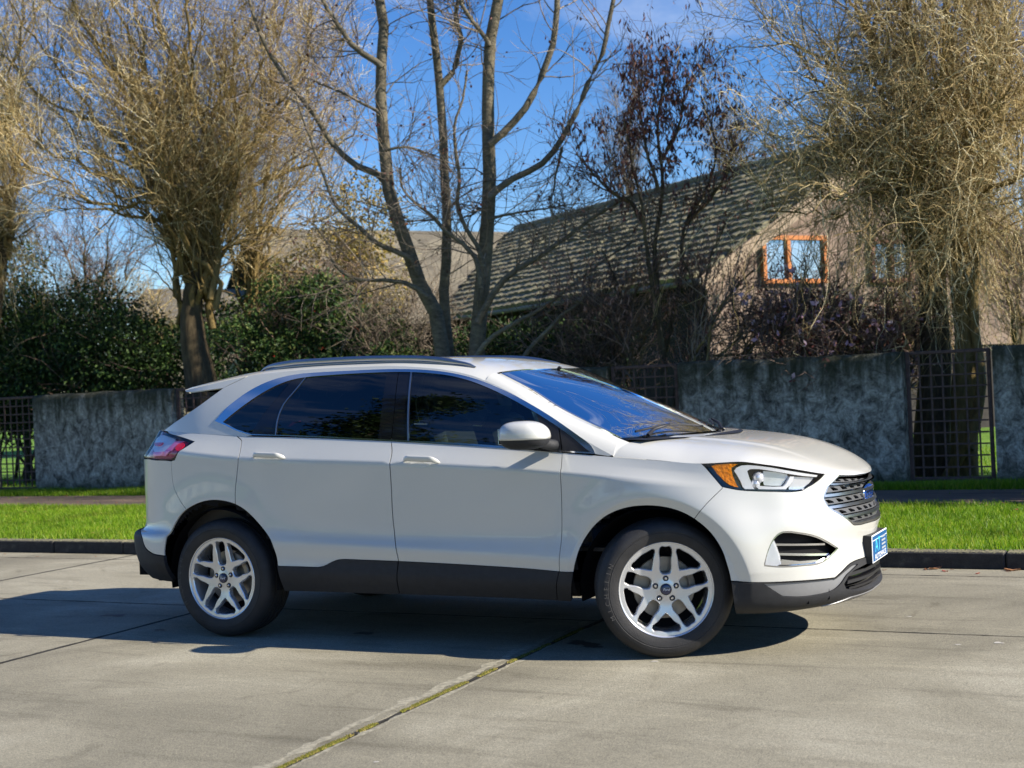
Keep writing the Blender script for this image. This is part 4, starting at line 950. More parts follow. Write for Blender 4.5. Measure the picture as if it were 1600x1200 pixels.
# inner liner behind the panel gaps
u=np.linspace(5.0,23.0,190); v=np.linspace(.3,6.9,46); A,B=np.meshgrid(u,v,indexing='ij'); P=S(A,B); N=sN(A.ravel(),B.ravel()).reshape(P.shape); P=P-N*.018
r=np.minimum(np.hypot(P[...,0]-0,P[...,2]-.365),np.hypot(P[...,0]-2.849,P[...,2]-.365)); idx=np.arange(P[...,0].size).reshape(A.shape)
q_=np.stack([idx[:-1,:-1],idx[1:,:-1],idx[1:,1:],idx[:-1,1:]],-1).reshape(-1,4); ok=(r.ravel()[q_]>.447).all(1)
hd=((A>15.9)&(A<20.4)&(B>5.6))|((A>20.2)&(B>3.4))|((A>17.9)&(A<21)&(B>2.1)&(B<3.9))|((A<7)&(B>5.5))|((A>20.7)&(B<2)); ok&=~(hd.ravel()[q_]).any(1)
q_=q_[ok]; V=P.reshape(-1,3); n=len(V); mesh('inner_body',np.vstack([V,V*[1,-1,1]])-CO,np.vstack([q_,q_[:,::-1]+n]),M['liner'],car)
# ---- greenhouse
up=np.array([(0.014,1.332),(0.085,1.384),(0.177,1.446),(0.269,1.5),(0.374,1.547),(0.469,1.574),(0.569,1.586),(0.72,1.591),(0.869,1.593),(1.053,1.5925),(1.198,1.590),(1.321,1.583),(1.453,1.570),(1.572,1.551),(1.705,1.517),(1.825,1.474),(1.991,1.401),(2.107,1.343),(2.222,1.280),(2.312,1.226),(2.401,1.167),(2.467,1.118),(2.495,1.099)])
lo=np.array([(0.014,1.332),(0.132,1.284),(0.245,1.253),(0.443,1.243),(0.763,1.227),(1.228,1.196),(1.693,1.166),(2.025,1.138),(2.329,1.109),(2.495,1.099)])
up=curve(up,3); 
ZU=lambda x:np.interp(x,up[:,0],up[:,1]); ZO=lambda x:np.interp(x,lo[:,0],lo[:,1])
dlo=join(curve([(-0.051,1.34),(-0.023,1.371),(0.021,1.417),(0.08,1.462),(0.159,1.512),(0.253,1.556),(0.362,1.588),(0.486,1.606),(0.676,1.612),(0.864,1.612),(1.048,1.611),(1.218,1.606),(1.40,1.593),(1.545,1.573),(1.628,1.556),(1.724,1.531),(1.808,1.503),(1.892,1.471),(1.986,1.431),(2.103,1.373),(2.218,1.311),(2.365,1.222),(2.431,1.180),(2.475,1.151),(2.508,1.120),(2.526,1.088)],3),line((2.526,1.088),(2.329,1.101),6),line((2.329,1.101),(1.253,1.187),20),line((1.253,1.187),(.509,1.235),14),line((.509,1.235),(.247,1.247),5),curve([(.247,1.247),(.135,1.275),(.046,1.308),(-.020,1.330),(-0.051,1.34)],3))
di=join(up,line((2.495,1.099),(2.329,1.109),5),lo[::-1][2:])
panel(GS,'window_trim',M['chrome'],dlo,holes=[di],off=.0035,depth=.012,gap=0,edge=.02)
z7=lambda x:np.interp(x,L7[:,0][4:17],L7[:,2][4:17])
xr_=np.linspace(.136,2.62,60); xq=np.linspace(.247,-.50,20)
dt=dlo[:np.abs(dlo-[2.526,1.088]).sum(1).argmin()+1]
dq=dlo[np.abs(dlo-[.247,1.247]).sum(1).argmin():]
frame=join(line((-.517,z7(-.517)),(-.349,1.364),6),curve([(-.349,1.364),(-.21,1.437),(-.034,1.547)],5),line((-.034,1.547),(.136,pev(RZE,.136)),8),np.stack([xr_,pev(RZE,xr_)],1),(2.60,1.076),dt[::-1],dq[::-1],np.stack([xq,z7(xq)+.0005],1))
panel(GS,'side_frame',PT,frame,gap=0,depth=.012)
xs_=np.linspace(.125,-.36,16)
panel(GS,'spoiler_end',PT,join(np.stack([xs_,pev(RZE,xs_)],1),curve([(-.36,1.545),(-.352,1.536),(-.32,1.532),(-.2,1.536),(-.04,1.545)],4),line((-.036,1.549),(.125,pev(RZE,.125)),6)),gap=.001,depth=.015)
def xl(pts): # divider x as function of z
    a=np.array(pts); return lambda z:np.interp(z,a[::-1,1],a[::-1,0])
def win(xa,xb,ia=0,ib=0):
    """polygon between two dividers given as [(x,z) top .. bottom]"""
    xa=np.array(xa,float)+[ia,0]; xb=np.array(xb,float)-[ib,0]
    x0,x1=xa[0,0],xb[0,0]; t=np.linspace(x0,x1,max(int(abs(x1-x0)/.03),3)); x2,x3=xb[-1,0],xa[-1,0]; bt=np.linspace(x2,x3,max(int(abs(x3-x2)/.05),3))
    xa[0,1]=ZU(x0); xb[0,1]=ZU(x1); xa[-1,1]=ZO(x3); xb[-1,1]=ZO(x2)
    return join(np.stack([t,ZU(t)],1),curve(xb,4),np.stack([bt,ZO(bt)],1),curve(xa,4)[::-1])
dr2=[(.468,1.58),(.393,1.476),(.303,1.361),(.240,1.251)]; dr=[(.565,1.584),(.522,1.525),(.432,1.389),(.423,1.337),(.425,1.247)]
rgf=[(1.139,1.588),(1.146,1.458),(1.153,1.335),(1.156,1.203)]; dm=[(1.218,1.590),(1.225,1.507),(1.242,1.332),(1.247,1.19)]; fgr=[(1.304,1.581),(1.315,1.482),(1.335,1.329),(1.357,1.183)]
sl_=[(2.157,1.316),(2.24,1.22),(2.250,1.12)]; s2=[(2.297,1.235),(2.326,1.109)]
q0=join(up[:np.abs(up[:,0]-.468).argmin()],(.468,ZU(.468)),curve(dr2,3)[1:-1],(.240,ZO(.240)),(.132,1.284))
panel(GS,'quarter_window',M['privacy'],q0,off=-.004,depth=.004,gap=.001)
panel(GS,'window_pillar',M['gloss'],win(dr2,dr,.001,.003),off=-.003,depth=.008,gap=0)
panel(GS,'rear_door_window',M['privacy'],win(dr,rgf,.004,0),off=-.005,depth=.004,gap=0)
panel(GS,'window_seal',M['satin'],win(dr,[(x+.006,z) for x,z in dr],-.002,0),off=.0005,depth=.004,gap=0)
panel(GS,'window_pillar',M['gloss'],win(rgf,dm,.001,.002),off=-.002,depth=.01,gap=0)
panel(GS,'window_pillar',M['gloss'],win(dm,fgr,.002,.001),off=-.002,depth=.01,gap=0)
panel(GS,'window_seal',M['satin'],win(fgr,[(x+.008,z) for x,z in fgr],-.002,0),off=.0008,depth=.004,gap=0)
panel(GS,'front_door_window',M['tint'],win(fgr,[(2.157,1.316),(2.20,1.22),(2.215,1.12)],.006,0),off=-.005,depth=.004,gap=0)
panel(GS,'mirror_sail',M['black'],win([(2.150,1.32),(2.195,1.22),(2.21,1.12)],s2,0,.002),off=.001,depth=.012,gap=0)
panel(GS,'mirror_sail',M['black'],join(np.stack([np.linspace(2.301,2.49,14),ZU(np.linspace(2.301,2.49,14))],1),(2.49,1.101),(2.331,1.109)),off=.001,depth=.012,gap=.001)
# roof, pillars, windscreen
def ROOF(a,b):
    t=b; yf=np.abs(t)*edge_y(1.83); xf=pev(RFX,yf); x=-.36+(xf+.36)*a; y=t*edge_y(x); return np.stack([x,y,Rf(x,y)],-1)
def roofN(P):
    e=.004; x,y=P[...,0],P[...,1]; zx=(Rf(x+e,y)-Rf(x-e,y))/(2*e); zy=(Rf(x,y+e)-Rf(x,y-e))/(2*e); N=np.stack([-zx,-zy,0*x+1],-1); return N/np.linalg.norm(N,axis=-1)[...,None]
tb=np.sign(np.linspace(-1,1,61))*(1-(1-np.abs(np.linspace(-1,1,61)))**1.6)
grid_patch('roof',lambda a,b:ROOF(a,np.interp(b,np.linspace(-1,1,61),tb)),64,61,PT,NF=roofN,b=(-1,1),flange=.03)
grid_patch('windscreen',WS,41,24,M['screen'],a=(-1,1),b=(.012,.985),off=.0,flange=.006,NF=None,sign=1)
ws=bpy.data.objects['windscreen']
m=MB()  # black frit band under the glass edge
for s in (-1,1):
    A,B=np.meshgrid(np.array([0,.035,.07])*s if s>0 else -np.array([1e-6,.035,.07]),np.linspace(0,1,20),indexing='ij'); P=WS(A,B)-np.array([0,0,.006]); m.grid(P)
for b0,b1 in ((0,.05),(.93,1.02)):
    A,B=np.meshgrid(np.linspace(-1,1,41),np.linspace(b0,b1,3),indexing='ij'); m.grid(WS(A,B)-np.array([0,0,.007]))
obc(m,'windscreen_border',M['gloss'])
grid_patch('windscreen_pillar',AP,40,8,PT,both='copy',b=(0,1),flange=.012)
# door frame inner edges seen through the glass come from the far side panels
# rear glass and spoiler underside
dp=pch([0,.3,.6,1],[(-.06,1.530),(-.22,1.432),(-.349,1.362),(-.517,1.285)])
def RG(a,b):
    e=pev(dp,b); ye=-Gy(e[...,0],e[...,1]); k=1-np.abs(a)**2.4
    return np.stack([e[...,0]-(.12+.14*b)*k,a*ye,e[...,1]+.006*k],-1)
grid_patch('rear_window',RG,31,16,M['privacy'],a=(-.985,.985),b=(0,.93),flange=.006)
m=MB(); A,B=np.meshgrid(np.linspace(-1,1,21),np.linspace(0,1,5),indexing='ij')
ye=edge_y(-.355); m.grid(np.stack([-.355+.26*B,A*(ye-.002),1.538-.02*B+.03*(1-np.abs(A)**2)*(1-B)],-1)); obc(m,'spoiler_underside',M['black'])
# bonnet
cx=cv((14.1,2.955),(15,3.06),(16,3.2),(17,3.345),(18,3.475),(19,3.585),(20,3.665),(21,3.722),(22,3.765),(23,3.79),(24,3.7995))
def HOOD(a,b):   # a = column, b -1..1 (edge -> centre -> edge)
    e=pev(ROWC[7],a); s=1-np.abs(b); w_=s**1.7
    k_=np.clip((15.6-a)/1.4,0,1); g_=w_*(1-k_)+k_*(.25*w_+.75*np.sin(np.pi/2*w_)); x=e[...,0]+(pev(cx,a)-e[...,0])*g_; y=e[...,1]*(1-w_)
    return np.stack([x,np.where(b>0,-y,y),Hz(x,y)],-1)
def hoodN(P):
    e=.003; x,y=P[...,0],P[...,1]; sg=np.sign(y); ya=np.abs(y); ye=pev(HE_Y,x); ya=np.minimum(ya,ye-.004); ya=np.maximum(ya,0)
    zx=(Hz(x+e*.5,ya)-Hz(x-e,ya))/(1.5*e); zy=(Hz(x,ya+e)-Hz(x,ya-e))/(2*e); N=np.stack([-zx,-zy*np.where(sg==0,1,sg),0*x+1],-1); N=N/np.linalg.norm(N,axis=-1)[...,None]
    return N
grid_patch('bonnet',HOOD,120,91,PT,NF=hoodN,a=(14.10,23.99),b=(-1,1),flange=.03)
def CFILL(a,b):   # painted corner between screen pillar and bonnet
    A_=AP(np.ones_like(a),a); s=.29*a; B_=HOOD(np.full_like(a,14.12),-1+s); B_=B_-np.array([.003,0,0])
    return A_*(1-b[...,None])+B_*b[...,None]
grid_patch('pillar_base',CFILL,14,5,PT,both='copy',flange=0)
# cowl, wipers
m=MB(); A,B=np.meshgrid(np.linspace(-1,1,31),np.linspace(0,1,4),indexing='ij'); c0=WS(A,np.full_like(A,.97)); c0=c0-np.array([0,0,.012]); c0[...,0]+=B*.16; c0[...,2]-=.006*B; m.grid(c0); obc(m,'cowl_panel',M['black'])
def wiper(y0,y1,xo):
    m=MB(); ab=lambda y:-(1-abs(y)/.772)
    def pt(y,b,h): 
        a=(1-abs(y)/.772); P=WS(np.array([a if y<0 else -a]),np.array([b]))[0]; return P+np.array([.01,0,h])
    P=[pt(y,.955-.05*math.sin(math.pi*t),.022) for t,y in zip(np.linspace(0,1,9),np.linspace(y0,y1,9))]; m.tube(P,.007,6)
    P=[pt(y0+.05,1.0,.012),pt(y0*.8+y1*.2,.975,.035),pt((y0+y1)/2,.925,.034)]; m.tube(P,[.012,.010,.006],6); return obc(m,'wiper',M['black'])
wiper(-.66,-.12,0); wiper(.05,.62,0)
# roof rails
for sgn in (-1,1):
    xs=np.array([.155,.20,.28,.48,.8,1.241,1.45,1.58,1.66,1.69]); zs=np.array([1.640,1.672,1.690,1.703,1.702,1.688,1.668,1.640,1.618,1.600])+.000; c=pch(xs,zs); X=np.linspace(.155,1.69,50); Z=pev(c,X)
    hgt=np.interp(X,[.155,.3,1.5,1.69],[.006,.019,.019,.006]); P=np.zeros((50,10,3)); t=np.linspace(0,2*np.pi,10,endpoint=False); P[...,0]=X[:,None]; P[...,1]=sgn*(.635+.018*np.cos(t)*np.interp(X,[.155,.3,1.5,1.69],[.5,1,1,.5])[:,None]); P[...,2]=Z[:,None]-hgt[:,None]+hgt[:,None]*np.sin(t)
    m=MB(); m.grid(P,flip=sgn>0,closev=True); obc(m,'roof_rail',M['satin'],ang=60)
    m=MB(); P2=np.zeros((30,4,3)); X2=np.linspace(.20,1.66,30); zr=Rf(X2,np.full(30,.635)); zt=pev(c,X2)-.03
    for j,(dy,w_) in enumerate(((-.010,0),(-.010,1),(.010,1),(.010,0))): P2[:,j,0]=X2; P2[:,j,1]=sgn*(.635+dy); P2[:,j,2]=np.where(w_,np.maximum(zt,zr+.002),zr-.004)
    m.grid(P2,closev=True); obc(m,'roof_rail_base',M['satin'])
# ---- lamps
def flat(name,pts,mt,off,parent=None,depth=.008,both='copy',cor=False,**k): return panel(SS,name,mt,join(curve(pts,2) if not cor else np.array(pts,float)),off=off,parent=parent,depth=depth,gap=0,both=both,edge=.015,**k)
hp_=join(headL,headB,headT)
hA,hB=panel(SS,'headlight',M['gloss'],hp_,off=-.035,depth=-.033,gap=.002,both='copy',edge=.015)
LH=bake_head
for nm,mt,key,of,dp_ in (('turn_reflector',M['amber'],'amber',-.004,.02),('light_guide',M['white'],'drl',-.005,.02),('light_guide',M['white'],'drl2',-.004,.022),('reflector_bowl',M['lampchrome'],'bowl',-.022,.010),('reflector_bowl',M['lampchrome'],'inner',-.026,.006)):
    a,b=panel(SS,nm,mt,join(np.array(LH[key],float)),off=of,depth=dp_,gap=0,both='copy',edge=.012,parent=hA)
    b.parent=hB
for c_,r_ in (((17.93,6.42),.030),((17.93,6.14),.026)):
    P=S(np.array([c_[0]]),np.array([c_[1]]))[0]; N=sN(np.array([c_[0]]),np.array([c_[1]]))[0]
    for sg,hh in ((1,hA),(-1,hB)):
        m=MB(); m.ell((P-N*.026)*[1,sg,1],(r_,r_,r_),12,8); obc(m,'projector',M['lampchrome'],hh)
a,b=panel(SS,'lens',M['clear'],hp_,off=-.001,depth=.03,gap=.003,both='copy',parent=hA); b.parent=hB
tA,tB=panel(SS,'taillight',M['maroon'],tailp,off=-.018,depth=-.016,gap=.002,both='copy',edge=.015)
for nm,mt,key,of in (('rear_light_guide',M['lilac'],'band',-.006),('red_bulb',M['red'],'bulb',-.003),('clear_section',M['lampchrome'],'clear',-.010),('red_section',M['red'],'redbar',-.005),('lamp_frame',M['gloss'],'frame',-.001),('lamp_frame',M['gloss'],'frame2',-.001)):
    a,b=panel(SS,nm,mt,join(np.array(LH[key],float)),off=of,depth=.01,gap=0,both='copy',edge=.012,parent=tA); b.parent=tB
a,b=panel(SS,'lens',M['clear'],tailp,off=.0,depth=.015,gap=.002,both='copy',parent=tA); b.parent=tB
# fog lamp recess
fA,fB=panel(SS,'fog_bezel',M['recess'],fogp,off=-.045,depth=-.040,gap=.0,both='copy',edge=.015)
a,b=panel(SS,'bezel_rim',M['chrome'],fogp,holes=[dens(shrink(dens(fogp,SS.sc,.015),SS.sc,.007),SS.sc,.02)],off=-.002,depth=.012,gap=0,both='copy',parent=fA); b.parent=fB
for pts in LH['fogslat']:
    a,b=panel(SS,'slat',M['chrome'] ,join(np.array(pts,float)),off=-.020,depth=.02,gap=0,both='copy',parent=fA); b.parent=fB
a,b=panel(SS,'fog_light',M['lampchrome'],join(np.array(LH['foglamp'],float)),off=-.006,depth=.03,gap=0,both='copy',parent=fA); b.parent=fB
a,b=panel(SS,'fog_lens',M['clear'],join(np.array(LH['foglamp'],float)),off=-.001,depth=.004,gap=0,both='copy',parent=fA); b.parent=fB
# ---- grille
gp=join(line((24,7),(20.93,7),18),gr_edge,line((24,3.64),(24,7),20))
gback=panel(SS,'grille',M['gloss'],gp,off=-.060,both='join',depth=-.058,gap=.001)
inner=shrink(dens(gp,SS.sc,.03),SS.sc,.014,keep=lambda p:p[:,0]>23.999)
ring_out=dens(gp,SS.sc,.03)
rp=join(ring_out[np.argsort(np.arange(len(ring_out)))][:0] if False else ring_out)
ge_o=join((24,6.99),line((23.9,6.99),(20.93,6.99),18),gr_edge); 
ge_i=[]
Q=dens(gp,SS.sc,.03); Qi=shrink(Q,SS.sc,.015); k=[i for i in range(len(Q)) if Q[i,0]<23.97]; 
# order so the open run starts and ends on the centre line
i0=[i for i in range(len(Q)) if Q[i,0]<23.97 and Q[i-1,0]>=23.97]; st=i0[0]; run=[(st+j)%len(Q) for j in range(len(k))]
ringp=join(Q[run],(24,3.64),(24,3.64+.115),Qi[run][::-1],(24,6.80),(24,7))
panel(SS,'grille_surround',M['satin'],ringp,off=-.004,both='join',depth=.045,gap=0,parent=gback,edge=.03)
def gx(v):   # left inner edge of the grille at height v
    r_=gr_edge; return float(np.interp(v,r_[::-1,1],r_[::-1,0]))+.10
barv=[6.22,5.52,4.86,4.22]
for vb in barv:
    h=.080
    a0=gx(vb)+.0
    panel(SS,'grille_bar',M['satin'],join(curve([(a0,vb-h),(a0+.5,vb-h*1.1),(22.5,vb-h*1.15),(24,vb-h*1.2)],5),curve([(24,vb+h*1.0),(22.5,vb+h),(a0+.5,vb+h*.9),(a0+.02,vb+h*.7)],5)),off=-.012,both='join',depth=.022,gap=0,parent=gback)
rowsv=[6.60,5.87,5.19,4.54,3.98]
for ri,vb in enumerate(rowsv):
    h=.175; a0=gx(vb)+.02; hs=[]; a=a0+.25+(.15 if ri%2 else 0)
    while a<23.75:
        dw=.17+.10*max(0,(a-22))/2; sk=.10
        hs.append(np.array([(a-dw+sk,vb-h*.62),(a+dw*.6+sk,vb-h*.62),(a+dw,vb-h*.1),(a+dw*.4-sk,vb+h*.62),(a-dw-sk*.3,vb+h*.62)])); a+=.50+.25*max(0,(a-21.5))/2
    panel(SS,'grille_insert',M['grilleins'],join(line((a0,vb-h),(24,vb-h*1.0),14),line((24,vb+h),(a0+.04,vb+h),14)),holes=hs,off=-.026,both='join',depth=.02,gap=0,parent=gback,edge=.03)
# badge
def oval(a,b,n=40): t=np.linspace(0,2*np.pi,n,endpoint=False); return a*np.cos(t),b*np.sin(t)
def badge(parent,c,a,b,nrm_rx,name='badge',txt=.05):
    m=MB(); ya,za=oval(a,b); y2,z2=oval(a*.88,b*.82); y3,z3=oval(a*1.0,b*1.0)
    V=np.zeros((4,40,3)); V[0]=np.stack([0*ya-.062,ya*1.0,za*1.0],1); V[1]=np.stack([0*ya+.002,ya,za],1); V[2]=np.stack([0*ya+.006,ya*.96,za*.93],1); V[3]=np.stack([0*ya+.003,y2,z2],1)
    m.grid(V,closev=True,flip=True); return m,(y2,z2)
def text_mesh(s,size,shear=0,ext=.0008,align='CENTER'):
    cu=bpy.data.curves.new('t','FONT'); cu.body=s; cu.size=size; cu.extrude=ext; cu.shear=shear; cu.align_x=align; cu.align_y='CENTER'; cu.resolution_u=3
    o=bpy.data.objects.new('t',cu); C.objects.link(o); dg=bpy.context.evaluated_depsgraph_get(); me=bpy.data.meshes.new_from_object(o.evaluated_get(dg)); bpy.data.objects.remove(o); me.materials.clear(); return me
EMB=np.array([3.792,0,.795])
m,(y2,z2)=badge(None,EMB,.135,.058,0); bo=mesh('badge',np.vstack(m.V),m.F,M['chrome'],gback,smooth=True,loc=EMB-CO+np.array([.0,0,0])); smooth_by_angle(bo,50)
mesh('badge_field',np.vstack([np.stack([0*y2+.0045,y2,z2],1),[[.007,0,0]]]),[(i,(i+1)%40,40) for i in range(40)],M['blue'],gback,smooth=True,loc=EMB-CO)
tm=text_mesh('Ford',.098,.35); tm.materials.append(M['chrome']); o=inst('badge_script',tm,gback,tuple(EMB-CO+np.array([.0085,0,-.002])),(math.pi/2,0,math.pi/2))
m=MB(); m.box((0,0,0),(.05,.20,.07)); mesh('badge_mount',np.vstack(m.V),m.F,M['black'],gback,loc=EMB-CO-np.array([.075,0,0]))
# number plate with bracket
PLX=3.842
m=MB(); m.prism([(3.74,-.2),(PLX-.004,-.2)],2,0,0) if False else None
m=MB(); V=[];ys=.20
prof=[(3.74,.578),(PLX-.004,.571),(PLX-.004,.425),(3.72,.40),(3.70,.47),(3.725,.52)]
m.prism(prof,1,-ys,ys); obc(m,'plate_bracket',M['black'],ang=30)
m=MB(); m.box((PLX,0,.498),(.004,.412,.150),bev=.0015); pl=obc(m,'number_plate',M['whiteprint'],smooth=False)
m=MB(); m.box((PLX+.0022,0,.498),(.0012,.398,.137)); obc(m,'plate_field',M['plateblue'],pl,smooth=False)
m=MB(); m.box((PLX+.0032,0,.5430),(.0008,.398,.0035)); m.obj('x',None,link=False); obc(m,'plate_stripe',M['whiteprint'],pl,smooth=False)
def ptxt(s,size,y,z,mt,sx=1,shear=0):
    me=text_mesh(s,size,shear); me.materials.append(mt); return inst('plate_lettering',me,pl,tuple(np.array([PLX+.0036,y,z])-CO),(math.pi/2,0,math.pi/2),(sx,1,1))
ptxt('AT',.105,-.065,.508,M['cyan'],1.15); ptxt('AUTOHAUS',.040,.0,.449,M['whiteprint'],1.45)
m=MB()
for k in range(4): m.box((PLX+.0034,.098,.540-.021*k),(.0008,.105,.010))
obc(m,'plate_emblem',M['greyprint'],pl,smooth=False)
# ---- mirrors
for sg in (-1,1):
    m=MB(); Mx=np.array(Matrix.Rotation(R_(-8*sg if sg<0 else 8),3,'Z'))
    c=np.array([2.185,sg*1.045,1.207]); 
    nu,nv=40,24; u_=np.linspace(-np.pi,np.pi,nu,endpoint=False); v_=np.linspace(-np.pi/2,np.pi/2,nv); f=lambda w,m_:np.sign(w)*np.abs(w)**m_
    A=np.zeros((nu,nv,3)); cu_=f(np.cos(v_),.62)[None]; A[...,0]=.140*cu_*f(np.cos(u_),.78)[:,None]; A[...,1]=.118*cu_*f(np.sin(u_),.8)[:,None]; A[...,2]=.078*f(np.sin(v_),.72)[None]
    # front end lower and slimmer, rear end blunt
    k=np.clip((A[...,0])/.14,-1,1); A[...,2]*=(1-.10*np.clip(k,0,1)**2); A[...,2]-=.018*np.clip(k,0,1)**2*np.sign(A[...,2]).clip(0,1)
    A=A@Mx.T
    zc=-.022; up_=A.copy(); up_[...,2]=np.maximum(up_[...,2],zc); 
    m.grid(up_+c,closeu=True); mh=obc(m,'mirror_housing',PT)
    lo_=A*np.array([.985,.985,1]); lo_[...,2]=np.minimum(lo_[...,2],zc+.002); m=MB(); m.grid(lo_+c,closeu=True); obc(m,'mirror_base',M['clad'],mh)
    m=MB(); m.box((0,0,0),(.004,.15,.085),bev=.0015); V=np.vstack(m.V)@Mx.T+c+np.array([-.133,0,-.003]); m.V=[V]; obc(m,'mirror_glass',M['chrome'],mh,smooth=False)
    m=MB(); pts=[(2.24,sg*.99,1.165),(2.27,sg*.94,1.150),(2.285,sg*.885,1.140)]; m.tube(pts,[.030,.030,.034],10); obc(m,'mirror_arm',M['clad'],mh)
# ---- door handles
for sg in (-1,1):
    for u0,u1,vm in ((8.27,8.86,6.10),(10.69,11.22,6.12)):
        n=26; U=u0+(u1-u0)*(.5-.5*np.cos(np.linspace(0,np.pi,26))*1.0); P=S(U,np.full(n,vm)); Nn=sN(U,np.full(n,vm)); t=(U-(u0+u1)/2)/((u1-u0)/2)
        lift=.034*np.clip(1.2*(1-np.abs(t)**4),.10,1); ctr=P+Nn*lift[:,None]
        hgt=.0165*np.sqrt(np.maximum(1-np.abs(t)**7,.015)); th=.010*np.sqrt(np.maximum(1-np.abs(t)**7,.03)); ang=np.linspace(0,2*np.pi,12,endpoint=False); R3=np.zeros((n,12,3))
        for j,a in enumerate(ang): R3[:,j]=ctr+np.array([0,0,1])*(hgt*np.sin(a))[:,None]+Nn*(th*np.cos(a))[:,None]
        R3[...,1]*= -sg; m=MB(); m.grid(R3,closev=True,flip=sg<0); m.F.append(tuple(range(12))); m.F.append(tuple((n-1)*12+i for i in range(12))); h=obc(m,'door_handle',PT)
        m=MB(); c=S(np.array([(u0+u1)/2]),np.array([vm]))[0]; Nc=sN(np.array([(u0+u1)/2]),np.array([vm]))[0]
        tt=np.linspace(0,2*np.pi,24,endpoint=False); e1=P[-1]-P[0]; e1/=np.linalg.norm(e1); e2=np.cross(Nc,e1); pu=(u0+u1)/2+(u1-u0)*.30*np.sign(np.cos(tt))*np.abs(np.cos(tt))**.8; pv=vm+.01+.235*np.sign(np.sin(tt))*np.abs(np.sin(tt))**.8
        o1=S(pu,pv)+sN(pu,pv)*.0008; ci=c+Nc*.0006; Vv=np.vstack([o1,[ci]])*[1,-sg,1]; m.add(Vv,[(i,(i+1)%24,24) for i in range(24)]); obc(m,'handle_recess',PT,h,smooth=False)
# ---- fuel-side details: parking sensor, side badge none
# ---- wheels
def spoke_face(Rr):
    """2D outline of the five Y arms as rings"""
    holes=[]
    for k in range(5):
        a=math.pi/2+k*2*math.pi/5
        # U window between parallel spokes, around lug direction
        hw0,hw1=.0265,.0325; r0,r1=.080,.224
        pts=[(r0+.003,-hw0*.72),(r0+.012,-hw0),((r0+r1)/2,-(hw0+hw1)/2),(r1-.010,-hw1),(r1-.002,-hw1*.88),(r1+.001,0),(r1-.002,hw1*.88),(r1-.010,hw1),((r0+r1)/2,(hw0+hw1)/2),(r0+.012,hw0),(r0+.003,hw0*.72),(r0,0)]
        holes.append(np.array([(x*math.cos(a)-y*math.sin(a),x*math.sin(a)+y*math.cos(a)) for x,y in pts]))
        b=a+math.pi/5; hw=.0; 
        pts=[(.126,0),(.134,-.010),(.170,-.044),(.203,-.0765),(.2095,-.0745),(.2185,-.040),(.2225,0),(.2185,.040),(.2095,.0745),(.203,.0765),(.170,.044),(.134,.010)]
        holes.append(np.array([(x*math.cos(b)-y*math.sin(b),x*math.sin(b)+y*math.cos(b)) for x,y in pts]))
    return holes
def dish(r): return np.interp(r,[0,.035,.055,.085,.14,.20,.222,.232,.25],[-.104,-.104,-.100,-.101,-.108,-.113,-.116,-.118,-.119])
def FACE(a,b):
    r=np.hypot(a,b); y=dish(r); an=np.arctan2(b,a)
    # centre ridge softening between the two spokes of a Y
    return np.stack([a,y,b],-1)
FS_=Surf(FACE,(1,1),(.014,.014),nf=lambda a,b:np.stack([-(dish(np.hypot(a,b)+.002)-dish(np.hypot(a,b)-.002))/.004*a/np.maximum(np.hypot(a,b),1e-4)*-1*-1,-np.ones_like(a),0*a],-1)/1.0)
def faceN(a,b):
    r=np.maximum(np.hypot(a,b),1e-4); s=(dish(r+.002)-dish(r-.002))/.004; N=np.stack([s*a/r,-np.ones_like(a),s*b/r],-1); return N/np.linalg.norm(N,axis=-1)[...,None]
FS_.nf=faceN
th=np.linspace(0,2*np.pi,90,endpoint=False)
PO['_w']=np.zeros(3)
class _P: name='_w'
